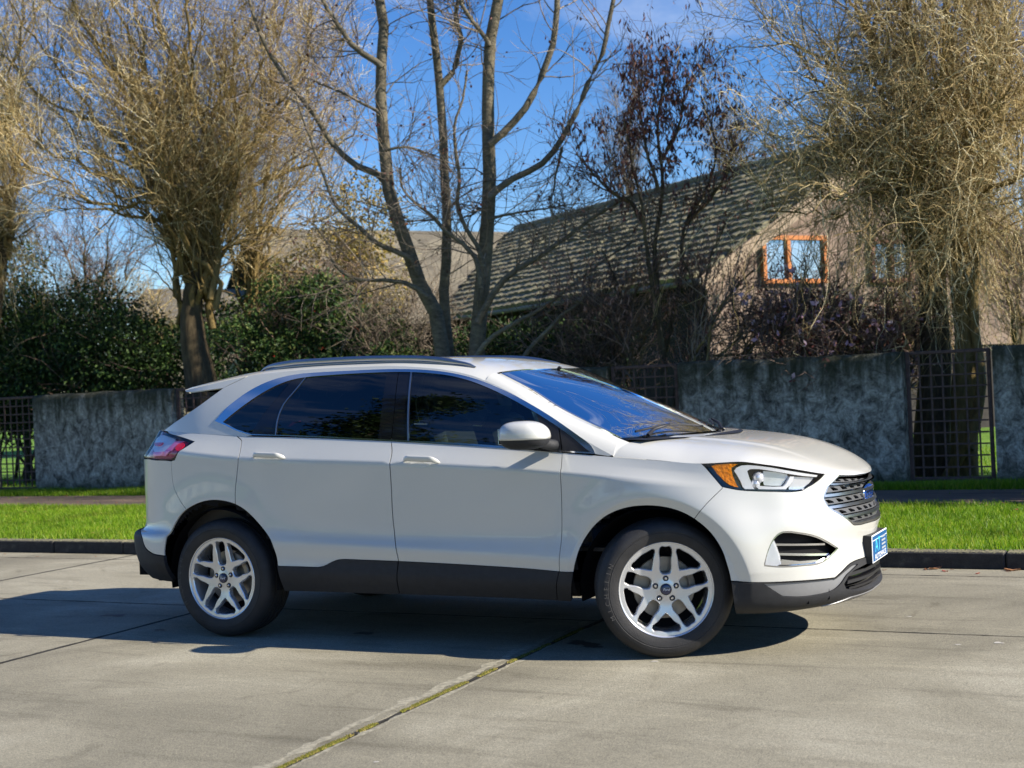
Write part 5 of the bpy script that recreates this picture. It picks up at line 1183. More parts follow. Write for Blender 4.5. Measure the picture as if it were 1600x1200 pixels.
def rim_face():
    # returns mesh data with chamfered window edges
    sc_=FS_.sc; outer=np.stack([.2445*np.cos(th),.2445*np.sin(th)],1); hs=spoke_face(.25)
    hs=[dens(curve(np.vstack([h,h[:1]]),3)[:-1],sc_,.008) for h in hs]
    hs2=[shrink(h,sc_,-.0042) for h in hs]     # enlarged: top edge of the chamfer
    loops=[outer]+hs2; pts=[outer]+hs2
    g=np.arange(-.25,.25,.012); A,B=np.meshgrid(g,g); Gp=np.stack([A.ravel(),B.ravel()],1); k=inpoly(Gp,outer)
    for h in hs2: k&=~inpoly(Gp,h)
    Gp=Gp[k]; bd=np.vstack(loops); d=np.linalg.norm(Gp[:,None]-bd[None],axis=2).min(1); Gp=Gp[d>.004]
    P_=np.vstack(loops+[Gp]); ed=[];o=0
    for l in loops: n=len(l); ed+=[(o+i,o+(i+1)%n) for i in range(n)]; o+=n
    r=delaunay_2d_cdt([Vector(p) for p in P_.tolist()],ed,[],0,1e-7); vp=np.array([tuple(v) for v in r[0]]); tr=np.array([f for f in r[2]]); c=vp[tr].mean(1); k=inpoly(c,outer)
    for h in hs2: k&=~inpoly(c,h)
    tr=tr[k]; m=MB(); V=FACE(vp[:,0],vp[:,1]); t=V[tr]; n=np.cross(t[:,1]-t[:,0],t[:,2]-t[:,0]); tr[n[:,1]>0]=tr[n[:,1]>0][:,::-1]
    m.add(V,tr.tolist())
    for h,h2 in zip(hs,hs2):
        a=FACE(h2[:,0],h2[:,1]); b=FACE(h[:,0],h[:,1])+np.array([0,.004,0]); hc=h.mean(0); h3=h+(hc-h)*.04; cc=FACE(h3[:,0],h3[:,1])+np.array([0,.034,0]); m.grid(np.stack([a,b,cc]),closev=True)
    # rim lip and barrel
    prof=[(.2445,-.119),(.2475,-.125),(.2515,-.127),(.2545,-.124),(.2545,-.112),(.2375,-.104),(.230,-.085),(.226,-.04),(.222,.05),(.235,.09),(.240,.11)]
    m.lathe(prof,ax=1,n=90,flip=True); 
    prof=[(.2445,-.119),(.236,-.112),(.232,-.09)]; m.lathe(prof,ax=1,n=90)
    return m
rm=rim_face(); rim_me=rm.obj('rim',M['rim'],link=False)
def tyre_mesh():
    Rt=.366
    prof=[(.251,-.118),(.256,-.127),(.270,-.132),(.290,-.1355),(.3015,-.1365),(.303,-.1345),(.306,-.1345),(.308,-.136),(.325,-.1335),(.338,-.127),(.349,-.118),(.357,-.107),(.3625,-.094)]
    y=-.094
    for g_ in (-.062,-.022,.022,.062): prof+=[(.3655-.0+.0002,g_-.006),(.357,g_-.0045),(.357,g_+.0045),(.3655,g_+.006)]
    prof+=[(.3625,.094),(.357,.107),(.338,.127),(.308,.136),(.27,.132),(.251,.118)]
    m=MB(); m.lathe(prof,ax=1,n=120,flip=True)
    return m
tyre_me=tyre_mesh().obj('tyre',M['rubber'],link=False)
for me in (rim_me,tyre_me):
    me.polygons.foreach_set('use_smooth',np.ones(len(me.polygons),dtype=bool))
    try: me.set_sharp_from_angle(angle=R_(28))
    except Exception: pass
# raised sidewall lettering
def arc_text(s,rad,a0,da,size):
    m=MB()
    for i,ch in enumerate(s):
        me=text_mesh(ch,size,0,.0012); a=a0-da*i; V=np.zeros((len(me.vertices),3)); me.vertices.foreach_get('co',V.ravel()) if False else None
        V=np.array([v.co[:] for v in me.vertices]); F=[tuple(p.vertices) for p in me.polygons]
        if not len(V): continue
        # text plane x right, y up -> wheel plane (x, z) seen from -y
        ca,sa=math.cos(a),math.sin(a); rx,rz=sa,-ca     # tangent direction, clockwise
        W=np.zeros_like(V); W[:,0]=ca*(rad+V[:,1])+rx*V[:,0]; W[:,2]=sa*(rad+V[:,1])+rz*V[:,0]; W[:,1]=-.1352-V[:,2]
        m.add(W,F)
    return m
lt_me=arc_text('MICHELIN',.317,math.radians(207),math.radians(7.2),.034).obj('l',M['tyretext'],link=False)
cap=MB(); cap.lathe([(.0001,-.1155),(.020,-.1150),(.027,-.1125),(.029,-.108),(.029,-.095)],ax=1,n=28,flip=True); cap_me=cap.obj('c',M['navy'],link=False,smooth=True)
capr=MB(); capr.lathe([(.0265,-.1128),(.0285,-.1128),(.0305,-.110),(.031,-.098)],ax=1,n=28,flip=True); capr_me=capr.obj('c',M['black'],link=False,smooth=True)
ct=text_mesh('Ford',.018,.35,.0006); ct.materials.append(M['whiteprint'])
nut=MB(); nut.lathe([(.0001,-.108),(.0055,-.1078),(.0085,-.105),(.0095,-.085)],ax=1,n=6,flip=True); nut_me=nut.obj('n',M['chrome'],link=False)
pk=MB(); pk.lathe([(.0001,-.1024),(.0155,-.1022),(.0160,-.099)],ax=1,n=20,flip=True); pk_me=pk.obj('n',M['black'],link=False)  # flat black disc; the nut pocket's shade is put into its colour
ds=MB(); ds.lathe([(.06,-.045),(.075,-.052),(.085,-.030),(.163,-.030),(.165,-.028),(.165,-.004),(.05,-.004)],ax=1,n=60,flip=True); ds_me=ds.obj('d',M['disc'],link=False)
cl=MB()
for i in range(8): a=R_(8+7*i); cl.box((.145*math.cos(a),-.035,.145*math.sin(a)),(.036,.05,.07),M=Matrix.Rotation(-a,3,'Y'),bev=.006)
cl_me=cl.obj('k',M['disc'],link=False)
bk=MB(); bk.lathe([(.0001,.02),(.22,.02),(.22,.03)],ax=1,n=40,flip=True); bk_me=bk.obj('k',M['liner'],link=False)
def wheel(x,sg,steer,rot):
    w_=inst('wheel',rim_me,car,tuple(np.array([x,sg*.798,.366])-CO),(0,0,steer+(0 if sg<0 else math.pi)))
    w_.rotation_euler=(Matrix.Rotation(steer+(0 if sg<0 else math.pi),3,'Z')@Matrix.Rotation(rot,3,'Y')).to_euler()
    inst('tyre',tyre_me,w_); inst('tyre_lettering',lt_me,w_); inst('hub_cap',cap_me,w_); inst('hub_cap_rim',capr_me,w_)
    inst('hub_cap_script',ct,w_,(0,-.1158,-.0005),(math.pi/2,0,0))
    for k in range(5):
        a=math.pi/2+k*2*math.pi/5; p=(.0572*math.cos(a),0,.0572*math.sin(a)); inst('lug_nut',nut_me,w_,p); inst('lug_pocket_shade',pk_me,w_,p)
    inst('brake_disc',ds_me,w_); inst('brake_caliper',cl_me,w_); inst('dust_shield',bk_me,w_)
ST=R_(27)
wheel(0,-1,0,R_(-3)); wheel(2.849,-1,ST,R_(2)); wheel(0,1,0,.4); wheel(2.849,1,ST,.9)
# wheel housings and floor
for x in (0,2.849):
    for sg in (-1,1):
        m=MB(); t=np.linspace(R_(-8),R_(190),50); rad=.432; prof=[(rad-.004,0),(rad+.006,.03),(rad+.012,.33),(.05,.36)]
        yb=lambda xx:float(np.interp(xx,PLAN[3:,0],-PLAN[3:,1]))-.028
        P=np.array([[(x+r_*math.cos(a),sg*(yb(x+rad*math.cos(a))-y_),.365+r_*math.sin(a)) for r_,y_ in prof] for a in t]); m.grid(P,flip=sg>0); obc(m,'wheel_housing',M['liner'])
m=MB(); m.box((1.43,0,.34),(4.5,1.10,.12)); m.box((1.425,0,.345),(1.9,1.66,.08)); m.box((-.60,0,.42),(.45,1.45,.15)); m.box((3.42,0,.33),(.35,1.3,.12)); obc(m,'floor_pan',M['liner'],smooth=False)
# ---- cabin
m=MB(); m.box((2.45,0,.98),(.42,1.60,.22),bev=.06); m.box((2.30,0,.90),(.3,1.55,.30),bev=.06); m.box((2.22,-.38,1.06),(.22,.42,.08),bev=.035); obc(m,'dashboard',M['seat'],ang=50)
m=MB(); m.tube([np.array([2.05,-.38,1.00])+.185*np.array([-.38*math.sin(a),math.cos(a),.92*math.sin(a)]) for a in np.linspace(0,2*math.pi,33)],.015,8,caps=False); m.tube([(2.05,-.38,1.0),(2.22,-.38,.93)],.035,8); m.tube([(2.05,-.55,1.0),(2.05,-.38,1.0),(2.05,-.21,1.0)],.016,6); obc(m,'steering_wheel',M['black'])
def seat(x,y,wd=.50):
    m=MB(); m.box((x+.12,y,.68),(.50,wd,.16),bev=.06); Rm=np.array(Matrix.Rotation(R_(-16),3,'Y')); m.box((x-.20,y,1.0),(.14,wd*.94,.62),M=Rm,bev=.055); m.box((x-.30,y,1.385),(.09,.26,.17),M=Rm,bev=.035); m.tube([(x-.29,y-.06,1.25),(x-.30,y-.06,1.34)],.007,6); m.tube([(x-.29,y+.06,1.25),(x-.30,y+.06,1.34)],.007,6); return obc(m,'seat',M['seat'],ang=40)
seat(1.62,-.38); seat(1.62,.38); seat(.72,-.40,.60); seat(.72,.40,.60)
m=MB(); A,B=np.meshgrid(np.linspace(-.2,1.80,20),np.linspace(-1,1,15),indexing='ij'); m.grid(np.stack([A,B*.60,Rf(A,B*.60)-.03],-1)); obc(m,'headliner',M['headliner'])
m=MB(); m.box((1.4,0,.56),(2.4,1.6,.02)); m.box((-.30,0,.78),(.5,1.5,.02)); obc(m,'cabin_floor',M['seat'],smooth=False)
for sg in (-1,1):      # inner door trim
    m=MB(); X=np.linspace(-.35,2.45,30); P=np.zeros((30,3,3)); z_=z7(X); P[:,0]=np.stack([X,sg*(-Gy(X,z_)-.03),z_-.01],1); P[:,1]=np.stack([X,sg*(-Gy(X,z_)-.085),z_-.03],1); P[:,2]=np.stack([X,0*X+sg*.80,0*X+.6],1); m.grid(P); obc(m,'door_trim',M['seat'])
m=MB(); m.box((1.88,0,1.50),(.03,.20,.065),bev=.015); m.tube([(1.90,0,1.53),(1.95,0,1.58)],.012,6); obc(m,'interior_mirror',M['black'])
# ------------------------------------------------------------------ trees and shrubs
def bark(name,c1,c2,c3,sc1=6,st=(3,3,.6)):
    m,t,b=newmat(name); o=t.nodes.new('ShaderNodeNewGeometry').outputs['Position']
    n=noise(t,mapping(t,o,st),sc1,7,.7,.5); n2=noise(t,o,2.2,4,.6)
    col=ramp(t,mathn(t,'ADD',mathn(t,'MULTIPLY',n,.7),mathn(t,'MULTIPLY',n2,.3)),[(.34,c1),(.5,c2),(.66,c3)]); t.links.new(col,b.inputs['Base Color']); b.inputs['Roughness'].default_value=.85; b.inputs['Specular IOR Level'].default_value=.25
    t.links.new(bumpn(t,n,.7,.03),b.inputs['Normal']); return m
M['bark_willow']=bark('fissured willow bark',(.025,.019,.012),(.07,.052,.028),(.14,.105,.055))
M['bark_limb']=bark('olive willow limb',(.075,.055,.020),(.18,.128,.046),(.31,.225,.09))
M['bark_alder']=bark('smooth grey alder bark',(.06,.052,.036),(.14,.12,.083),(.24,.21,.14),5,(2,2,5))
M['bark_dark']=bark('dark shrub bark',(.03,.022,.016),(.09,.07,.04),(.20,.16,.08))
M['twig_gold']=island_mat('golden willow twigs',(.13,.088,.034),(.52,.38,.15),.6,0,(.78,.68,.42))
M['twig_gold2']=island_mat('yellow willow twigs',(.18,.125,.05),(.55,.42,.19),.6,0,(.78,.69,.43))
M['twig_grey']=island_mat('grey twigs',(.08,.062,.05),(.24,.19,.14),.6,0,(.36,.29,.21))
M['twig_brown']=island_mat('brown purple twigs',(.04,.025,.022),(.16,.11,.085),.6,0,(.30,.20,.14))
def leafm(name,c1,c2,c3): return island_mat(name,c1,c2,.55,.12,c3,.22)
M['leaf_dark']=leafm('dark evergreen leaves',(.008,.020,.007),(.030,.062,.014),(.075,.13,.03))
M['leaf_mid']=leafm('camellia leaves',(.012,.035,.010),(.05,.10,.022),(.14,.17,.05))
M['leaf_olive']=leafm('yellowing leaves',(.10,.085,.02),(.24,.20,.05),(.40,.27,.07))
M['pod']=island_mat('dried red brown seed pods',(.05,.018,.014),(.14,.045,.035),.6,.1,(.30,.14,.08))
M['catkin']=island_mat('pinkish dry catkins',(.14,.06,.04),(.36,.19,.13),.6,.15,(.50,.30,.20))
M['petal']=island_mat('pale magnolia buds',(.42,.25,.36),(.62,.45,.55),.5,.3,(.75,.62,.68))
M['petalred']=island_mat('red camellia flowers',(.45,.03,.03),(.60,.10,.06),.5,.2)
def walk(P0,D0,L,n,wig,grav,r,curl=0.,droop=0.):
    N=len(P0); P=np.zeros((N,n,3)); P[:,0]=P0; d=D0/np.linalg.norm(D0,axis=1,keepdims=True); st=(L/(n-1))[:,None]
    ph=r.uniform(0,6.28,(N,3)); fr=r.uniform(1.2,2.2,(N,1)); bend=r.normal(0,1,(N,3))
    for i in range(1,n):
        d=d+wig*r.normal(0,1,(N,3))+curl*np.sin(ph+fr*i*1.3)+np.array([0,0,grav])+np.array([0,0,-droop*i/n])+bend*wig*.35
        d/=np.linalg.norm(d,axis=1,keepdims=True); P[:,i]=P[:,i-1]+d*st
    return P
def sample(P,Rr,k,lo,hi,r):
    """k random starts on each polyline; returns points, tangents, radii"""
    N,n,_=P.shape; t=r.uniform(lo,hi,(N,k))*(n-1); i=np.minimum(t.astype(int),n-2); f=(t-i)[...,None]; a=np.arange(N)[:,None]
    p=P[a,i]*(1-f)+P[a,i+1]*f; d=P[a,i+1]-P[a,i]; d/=np.linalg.norm(d,axis=2,keepdims=True)+1e-9; rr=Rr[a,i]*(1-f[...,0])+Rr[a,i+1]*f[...,0]
    return p.reshape(-1,3),d.reshape(-1,3),rr.ravel(),t.ravel()/(n-1)
def perp(d,r,up=0.,amt=1.):
    v=r.normal(0,1,d.shape); v-=np.sum(v*d,1,keepdims=True)*d; v/=np.linalg.norm(v,axis=1,keepdims=True); o=d+v*amt+np.array([0,0,up]); return o/np.linalg.norm(o,axis=1,keepdims=True)
def taper(N,n,r0,r1,p=1.): t=np.linspace(0,1,n)**p; return r0[:,None]*(1-t)+r1[:,None]*t
def spl(P,n):
    P=np.array(P,float); d=np.r_[0,np.cumsum(np.linalg.norm(np.diff(P,axis=0),axis=1))]; return pev(cat(d,P),np.linspace(0,d[-1],n))
def wob(P,amp,r): 
    n=len(P); k=np.cumsum(r.normal(0,1,(n,3)),0); k-=np.linspace(0,1,n)[:,None]*k[-1]; return P+k*amp/np.sqrt(n)
class Tree:
    def __init__(s,name,base,label,cat_,group=None):
        s.e=tag(empty(name,tuple(base)),label,cat_,group); s.b=np.array(base,float); s.tr=[];s.tw=[];s.lf=[]
    def limb(s,P,r0,r1,n=22,k=8,wobble=0,r=None,p=.8,where='tr'):
        Q=spl(P,n); 
        if wobble: Q=wob(Q,wobble,r)
        R0=taper(1,n,np.array([r0]),np.array([r1]),p); getattr(s,where).append(tubes(Q[None],R0,k)); return Q,R0[0]
    def emit(s,lst,name,mt,kind=None,smooth=True):
        if not lst: return
        Vs=[];Fs=[];o=0
        for V,F in lst: Vs.append(V);Fs.append(F+o);o+=len(V)
        w=max(f.shape[1] for f in Fs)
        ob=mesh(name,np.vstack(Vs)-s.b,np.vstack(Fs),mt,s.e,smooth=smooth)
        if kind: ob['kind']=kind
        return ob
def leaves(C0,size,r,asp=.5,hang=0.,per=1,spread=.0):
    """leaf quads at points C0 : two triangles folded as one rhombus"""
    C0=np.repeat(C0,per,0); N=len(C0); C0=C0+r.normal(0,1,(N,3))*spread
    d=r.normal(0,1,(N,3)); d[:,2]-=hang; d/=np.linalg.norm(d,axis=1,keepdims=True); v=r.normal(0,1,(N,3)); v-=np.sum(v*d,1,keepdims=True)*d; v/=np.linalg.norm(v,axis=1,keepdims=True)
    L=size*r.uniform(.6,1.3,N)[:,None]; V=np.stack([C0,C0+d*L*.5+v*L*asp*.5,C0+d*L,C0+d*L*.5-v*L*asp*.5],1); return V.reshape(-1,3),np.arange(4*N).reshape(-1,4)
def willow(base_px,D,label,targets,trunk,seed,l2=16,l3=7,l4=4,tw='twig_gold',curtain=0,trunk_r=(.27,.22),fork=None,limb_r=.085,extra=None,drp=.0,wig=.30,zcut=1.2,LS=.68):
    r=np.random.default_rng(seed); base=at(*trunk[0],D); t=Tree('willow_tree',base,label,'tree')
    Q,_=t.limb([at(*p,D) for p in trunk],*trunk_r,n=18,k=14,wobble=.03,r=r)
    # flare at root
    limbs=[];LR_=[]
    for (sx,sy,tx,ty,dz,rr0) in targets:
        a=at(sx,sy,D+r.normal(0,.12)); b=at(tx,ty,D+dz); m1=a+(b-a)*.35+np.array([0,0,.35])+(a-b)*[0,0,0]; side=(b-a)*[1,1,0]*-.07
        P=[a-np.array([0,0,.3]),a,m1+side,a+(b-a)*.68+side*.5,b]; q,R1=t.limb(P,rr0*LS,.008,n=26,k=6,wobble=.34,r=r,p=.7,where='tr'); limbs.append(q); LR_.append(R1)
    A=np.array(limbs);RA=np.array(LR_); N=len(A)
    p,d,rr,tt=sample(A,RA,l2,.06,1,r); D2=perp(d,r,.55,.50); L=r.uniform(.7,2.5,len(p))*(1.1-.45*tt); B=walk(p,D2,L,12,.16,.10,r,.13,drp*.4); RB=taper(len(p),12,np.minimum(rr*.6,.015),np.full(len(p),.0035)); t.tr.append(tubes(B,RB,4))
    p,d,rr,tt=sample(B,RB,l3,.12,1,r); D3=perp(d,r,.25,.62); L=r.uniform(.35,1.25,len(p)); C3=walk(p,D3,L,9,wig*.75,.05,r,.20,drp); RC=taper(len(p),9,np.full(len(p),.0050),np.full(len(p),.0018)); k=C3[:,:,2].min(1)>zcut; C3=C3[k];RC=RC[k]; t.tw.append(tubes(C3,RC,3))
    if l4:
        p,d,rr,tt=sample(C3,RC,l4,.1,1,r); D4=perp(d,r,.0,1.0); L=r.uniform(.18,.55,len(p)); E=walk(p,D4,L,6,wig*1.0,.02,r,.24,drp); RE=taper(len(p),6,np.full(len(p),.0034),np.full(len(p),.0015)); t.tw.append(tubes(E,RE,3))
    if curtain:
        for (sel,kk,lo_,hi_) in curtain:
            idx=[i for i in sel]; p,d,rr,tt=sample(A[idx],RA[idx],kk,lo_,hi_,r); p=p+r.normal(0,.25,p.shape); D5=r.normal(0,.5,p.shape)+np.array([0,0,-.4]); L=r.uniform(.8,2.3,len(p)); H_=walk(p,D5,L,15,.20,-.15,r,.30,.1); RH=taper(len(p),15,np.full(len(p),.0050),np.full(len(p),.0020)); k=H_[:,:,2].min(1)>zcut; t.tw.append(tubes(H_[k],RH[k],3))
            p,d,rr,tt=sample(H_[k],RH[k],4,.1,.95,r); D6=perp(d,r,-.1,.9); L=r.uniform(.15,.5,len(p)); E=walk(p,D6,L,7,.28,-.05,r,.28); t.tw.append(tubes(E,taper(len(p),7,np.full(len(p),.0036),np.full(len(p),.0016)),3))
    if extra: extra(t,r,A,RA)
    n0=1; tr=[t.tr[0]]; rest=t.tr[1:]
    t.emit(tr,'trunk',M['bark_willow']); t.emit(rest,'branches',M['bark_limb']); o=t.emit(t.tw,'twigs',M[tw],'stuff'); return t
rw=np.random.default_rng(3)
tg=[]
for i,(tx,ty) in enumerate([(-70,20),(-20,-60),(40,-120),(95,-60),(130,-160),(185,-90),(220,-170),(262,-120),(300,-180),(340,-130),(372,-60),(410,-120),(455,-30),(480,90),(530,-60),(60,140),(110,60),(560,190),(20,260),(90,330),(150,240),(210,160),(60,-20),(505,320),(250,60),(330,80),(160,60),(420,60),(0,180)]):
    tg.append((300+rw.uniform(-16,40),470+rw.uniform(-90,10),tx,ty,rw.uniform(-2.2,2.2),rw.uniform(.06,.105)))
willow((300,600),21.5,'big spreading golden-twigged contorted willow behind the wall, above the tail of the car',tg,[(322,640),(312,585),(303,520),(302,465),(318,400),(330,330)],101,l2=26,l3=7,l4=3,trunk_r=(.30,.07))
tg=[(392+rw.uniform(-8,8),470,tx,ty,rw.uniform(-1,1),rw.uniform(.05,.08)) for tx,ty in ((430,-40),(468,20),(500,120),(425,150),(385,200),(455,230),(540,60))]
willow((375,600),23.5,'slender orange-limbed willow stem standing just right of the big willow trunk',tg,[(372,640),(378,585),(388,520),(394,450),(402,380)],102,l2=22,l3=7,l4=3,trunk_r=(.14,.06))
tg=[(2+rw.uniform(-15,15),430+rw.uniform(-80,10),tx,ty,rw.uniform(-1.5,1.5),rw.uniform(.05,.09)) for tx,ty in ((-80,60),(-40,-40),(10,20),(30,120),(-30,160),(48,230),(-70,260),(60,-60),(-110,150),(75,330))]
willow((0,600),24.5,'willow at the left edge with twigs hanging over the evergreen hedge',tg,[(-32,640),(-20,560),(-8,480),(2,410),(0,320)],103,l2=22,l3=7,l4=4,trunk_r=(.20,.08),curtain=[(range(0,10),18,.05,.7)],tw='twig_gold')
# right-hand willow with hanging curtains of twigs
tg=[]
for sx,sy,tx,ty,dz,rr0 in [(1455,330,1383,-40,.3,.16),(1450,300,1235,75,-.4,.10),(1440,260,1190,30,.6,.08),(1440,250,1300,-60,-.8,.09),(1470,300,1440,-120,.8,.12),(1480,310,1500,-100,-.5,.12),(1490,320,1560,-80,.3,.11),(1500,330,1610,-20,-1.0,.11),(1505,340,1650,80,.6,.10),(1500,360,1680,180,-.8,.08),(1450,330,1340,-100,1.2,.09),(1480,350,1540,60,-1.6,.09),(1460,350,1470,40,-1.8,.09),(1510,360,1620,260,-1.4,.07),(1440,340,1290,190,-1.0,.06),(1450,360,1380,210,-1.6,.06),(1490,340,1580,120,-2.0,.08),(1500,350,1700,-60,.2,.1),(1470,300,1380,-420,.4,.12),(1480,300,1500,-560,-.4,.12),(1460,300,1290,-330,-.6,.10),(1490,300,1600,-430,.5,.11),(1440,330,1235,262,-.3,.05),(1445,340,1200,330,-.6,.045),(1445,310,1300,215,-.9,.05),(1450,330,1340,270,.2,.05)]:
    tg.append((sx,sy+30,tx,ty,dz,rr0))
def second_stem(t,r,A,RA):
    t.limb([at(1508,770,16.6),at(1506,640,16.6),at(1512,540,16.6),at(1500,430,16.7),at(1490,330,16.8)],.17,.14,n=16,k=12,wobble=.03,r=r)
    t.limb([at(1512,700,16.3),at(1530,600,16.4),at(1520,480,16.5),at(1530,360,16.5)],.07,.05,n=14,k=10,wobble=.04,r=r)
    # roots and fork near the ground
    t.limb([at(1480,750,16.5),at(1500,712,16.4),at(1520,690,16.3)],.09,.06,n=8,k=8)
willow((1455,760),16.9,'huge contorted willow with curtains of pale twigs behind the trellis gate on the right',tg,[(1452,775),(1455,680),(1462,560),(1456,440),(1452,350),(1446,270),(1430,180)],104,l2=24,l3=7,l4=3,trunk_r=(.26,.10),tw='twig_gold2',curtain=[(range(5,18),34,.03,.75),((9,11,13,14,15,16),26,.05,.8),((22,23,24,25),46,.15,1),((1,2,10),12,.2,.8)],drp=.22,extra=second_stem,wig=.34)
# central alder, traced stem by stem
t=Tree('alder_tree',at(722,620,19.6),'tall bare grey tree with several stems rising behind the roof of the car','tree'); r=np.random.default_rng(9)
STEMS=[(19.6,.120,.034,[(700,640),(690,553),(687,519),(676,475),(656,445),(636,388),(616,331),(604,287),(601,236),(596,189),(594,135),(596,94),(599,34),(591,-10),(588,-80),(580,-200),(560,-420),(570,-620)]),
(19.9,.088,.030,[(704,640),(699,519),(693,475),(695,435),(698,384),(697,334),(695,300),(692,250),(690,202),(684,135),(677,67),(670,0),(668,-90),(660,-300),(668,-520)]),
(19.4,.125,.036,[(740,640),(744,550),(747,502),(752,452),(757,401),(761,334),(763,270),(763,202),(763,135),(766,67),(778,0),(790,-80),(800,-260),(790,-460),(800,-680)]),
(19.1,.055,.022,[(764,226),(798,196),(825,162),(849,111),(866,67),(871,17),(871,-50),(885,-220),(880,-420)]),
(19.0,.050,.020,[(764,310),(780,295),(802,280),(842,260),(866,236),(886,199),(906,159),(918,127),(941,80),(948,45),(958,0),(966,-60),(990,-230)]),
(19.8,.052,.020,[(602,285),(589,273),(559,260),(515,219),(491,182),(471,155),(447,125),(420,81),(400,34),(390,0),(380,-60)]),
(19.3,.050,.024,[(598,105),(589,98),(555,74),(528,37),(505,0),(490,-50)]),
(19.5,.026,.008,[(597,178),(586,172),(549,155),(508,135),(470,120)]),
(19.9,.048,.022,[(686,138),(694,128),(707,115),(717,88),(721,61),(712,27),(717,-10),(722,-60)]),
(19.3,.038,.020,[(764,72),(761,67),(744,44),(724,13),(705,-30)]),
(19.2,.040,.014,[(752,470),(757,428),(748,388),(728,351),(717,321),(721,280),(714,236),(714,189),(724,162),(730,110)]),
(19.4,.045,.010,[(655,430),(640,403),(629,398),(589,381),(555,351),(528,327),(514,300),(508,280),(481,213),(462,150)]),
(19.2,.040,.010,[(668,465),(656,452),(606,438),(548,432),(521,411),(515,384),(490,350)]),
(18.9,.040,.012,[(752,450),(745,405),(717,374),(703,364),(676,337),(639,307),(630,297),(624,262)]),
(18.8,.055,.014,[(746,505),(761,475),(791,435),(825,411),(859,388),(909,351),(957,320),(1000,300)]),
(18.7,.040,.010,[(742,560),(761,533),(801,506),(845,482),(892,448),(940,411),(985,380)]),
(18.5,.038,.020,[(815,575),(822,556),(849,523),(876,496),(903,475),(916,458)]),
(19.2,.022,.008,[(600,236),(640,230),(672,240),(692,246)]),(19.7,.022,.007,[(763,321),(740,335),(715,345)]),(19.0,.022,.007,[(762,345),(800,335),(860,325),(905,318)]),(19.0,.022,.008,[(878,230),(866,290),(861,330),(872,342)])]
A=[];RA=[]
for D,r0,r1,px in STEMS:
    q,R1=t.limb([at(x,y,D) for x,y in px],r0,r1,n=26,k=10,wobble=.025,r=r,p=.9); A.append(q);RA.append(R1)
A=np.array(A);RA=np.array(RA)
p,d,rr,tt=sample(A,RA,27,.16,1,r); k=p[:,2]>2.6; p,d,rr,tt=p[k],d[k],rr[k],tt[k]; D2=perp(d,r,.1,1.4); L=r.uniform(.5,1.5,len(p)); B=walk(p,D2,L,9,.16,.03,r,.06); RB=taper(len(p),9,np.minimum(rr*.35,.011),np.full(len(p),.0035)); t.tw.append(tubes(B,RB,4))
p,d,rr,tt=sample(B,RB,6,.15,1,r); D3=perp(d,r,.05,.9); L=r.uniform(.2,.7,len(p)); C3=walk(p,D3,L,6,.16,.02,r,.05); RC=taper(len(p),6,np.full(len(p),.0038),np.full(len(p),.0018)); t.tw.append(tubes(C3,RC,3))
p,d,rr,tt=sample(C3,RC,1,.5,1,r); k=r.random(len(p))<.13; p=p[k]
t.emit(t.tr,'trunk',M['bark_alder']); t.emit(t.tw,'twigs',M['twig_grey'],'stuff'); t.emit([leaves(p,.055,r,.6,1.2,2,.02)],'hanging_cones',M['pod'],'stuff')
# dark tree with seed pods
t=Tree('pod_tree',at(1034,640,18.6),'multi-stemmed small tree with dark red-brown pods hanging in its crown, before the tiled roof','tree'); r=np.random.default_rng(12)
ST2=[(.06,.012,[(1034,650),(1037,582),(1034,532),(1029,498),(1028,460),(1025,381),(1039,296),(1029,195),(1039,127),(1042,85)]),(.045,.010,[(1036,560),(1052,500),(1066,431),(1073,347),(1103,296),(1120,240),(1095,150)]),(.040,.010,[(1030,500),(1018,450),(1010,400),(1005,340),(985,250),(975,190)]),(.040,.008,[(1005,350),(985,318),(961,303),(924,269),(901,242)]),(.035,.008,[(1072,350),(1108,310),(1137,262),(1150,210)]),(.03,.008,[(1029,300),(1010,230),(1000,150),(1005,110)]),(.03,.008,[(1038,250),(1065,190),(1075,130),(1098,100)]),(.05,.012,[(1060,650),(1075,560),(1120,490),(1150,450),(1180,420)]),(.04,.01,[(1000,650),(985,560),(960,520),(930,480),(900,470)]),(.04,.01,[(1085,640),(1100,560),(1095,470),(1110,400),(1135,350)]),(.035,.01,[(980,650),(960,570),(975,480),(955,420),(940,390)]),(.035,.01,[(1050,650),(1060,590),(1090,520),(1085,450),(1060,390)]),(.03,.008,[(1110,640),(1130,580),(1175,540),(1210,500)])]
A=[];RA=[]
for i,(r0,r1,px) in enumerate(ST2):
    q,R1=t.limb([at(x,y,18.4+.25*math.sin(i*2.1)) for x,y in px],r0,r1,n=20,k=8,wobble=.03,r=r); A.append(q);RA.append(R1)
A=np.array(A);RA=np.array(RA)
p,d,rr,tt=sample(A,RA,26,.2,1,r); D2=perp(d,r,.35,.8); L=r.uniform(.4,1.15,len(p)); B=walk(p,D2,L,8,.18,.03,r,.08); RB=taper(len(p),8,np.minimum(rr*.5,.010),np.full(len(p),.003)); t.tw.append(tubes(B,RB,3))
p,d,rr,tt=sample(B,RB,6,.15,1,r); C3=walk(p,perp(d,r,.1,.9),r.uniform(.15,.5,len(p)),6,.2,.02,r,.1); RC=taper(len(p),6,np.full(len(p),.0035),np.full(len(p),.0018)); t.tw.append(tubes(C3,RC,3))
def pxof(P): v=P-np.array(CAM); z=v@cF; return 800+FPX*(v@cR)/z,600-FPX*(v@cU)/z
p,_,_,_=sample(C3,RC,4,.4,1,r); zz=p[:,2]; hi=p[zz>3.55]; lo_=p[(zz<3.2)&(zz>1.4)]
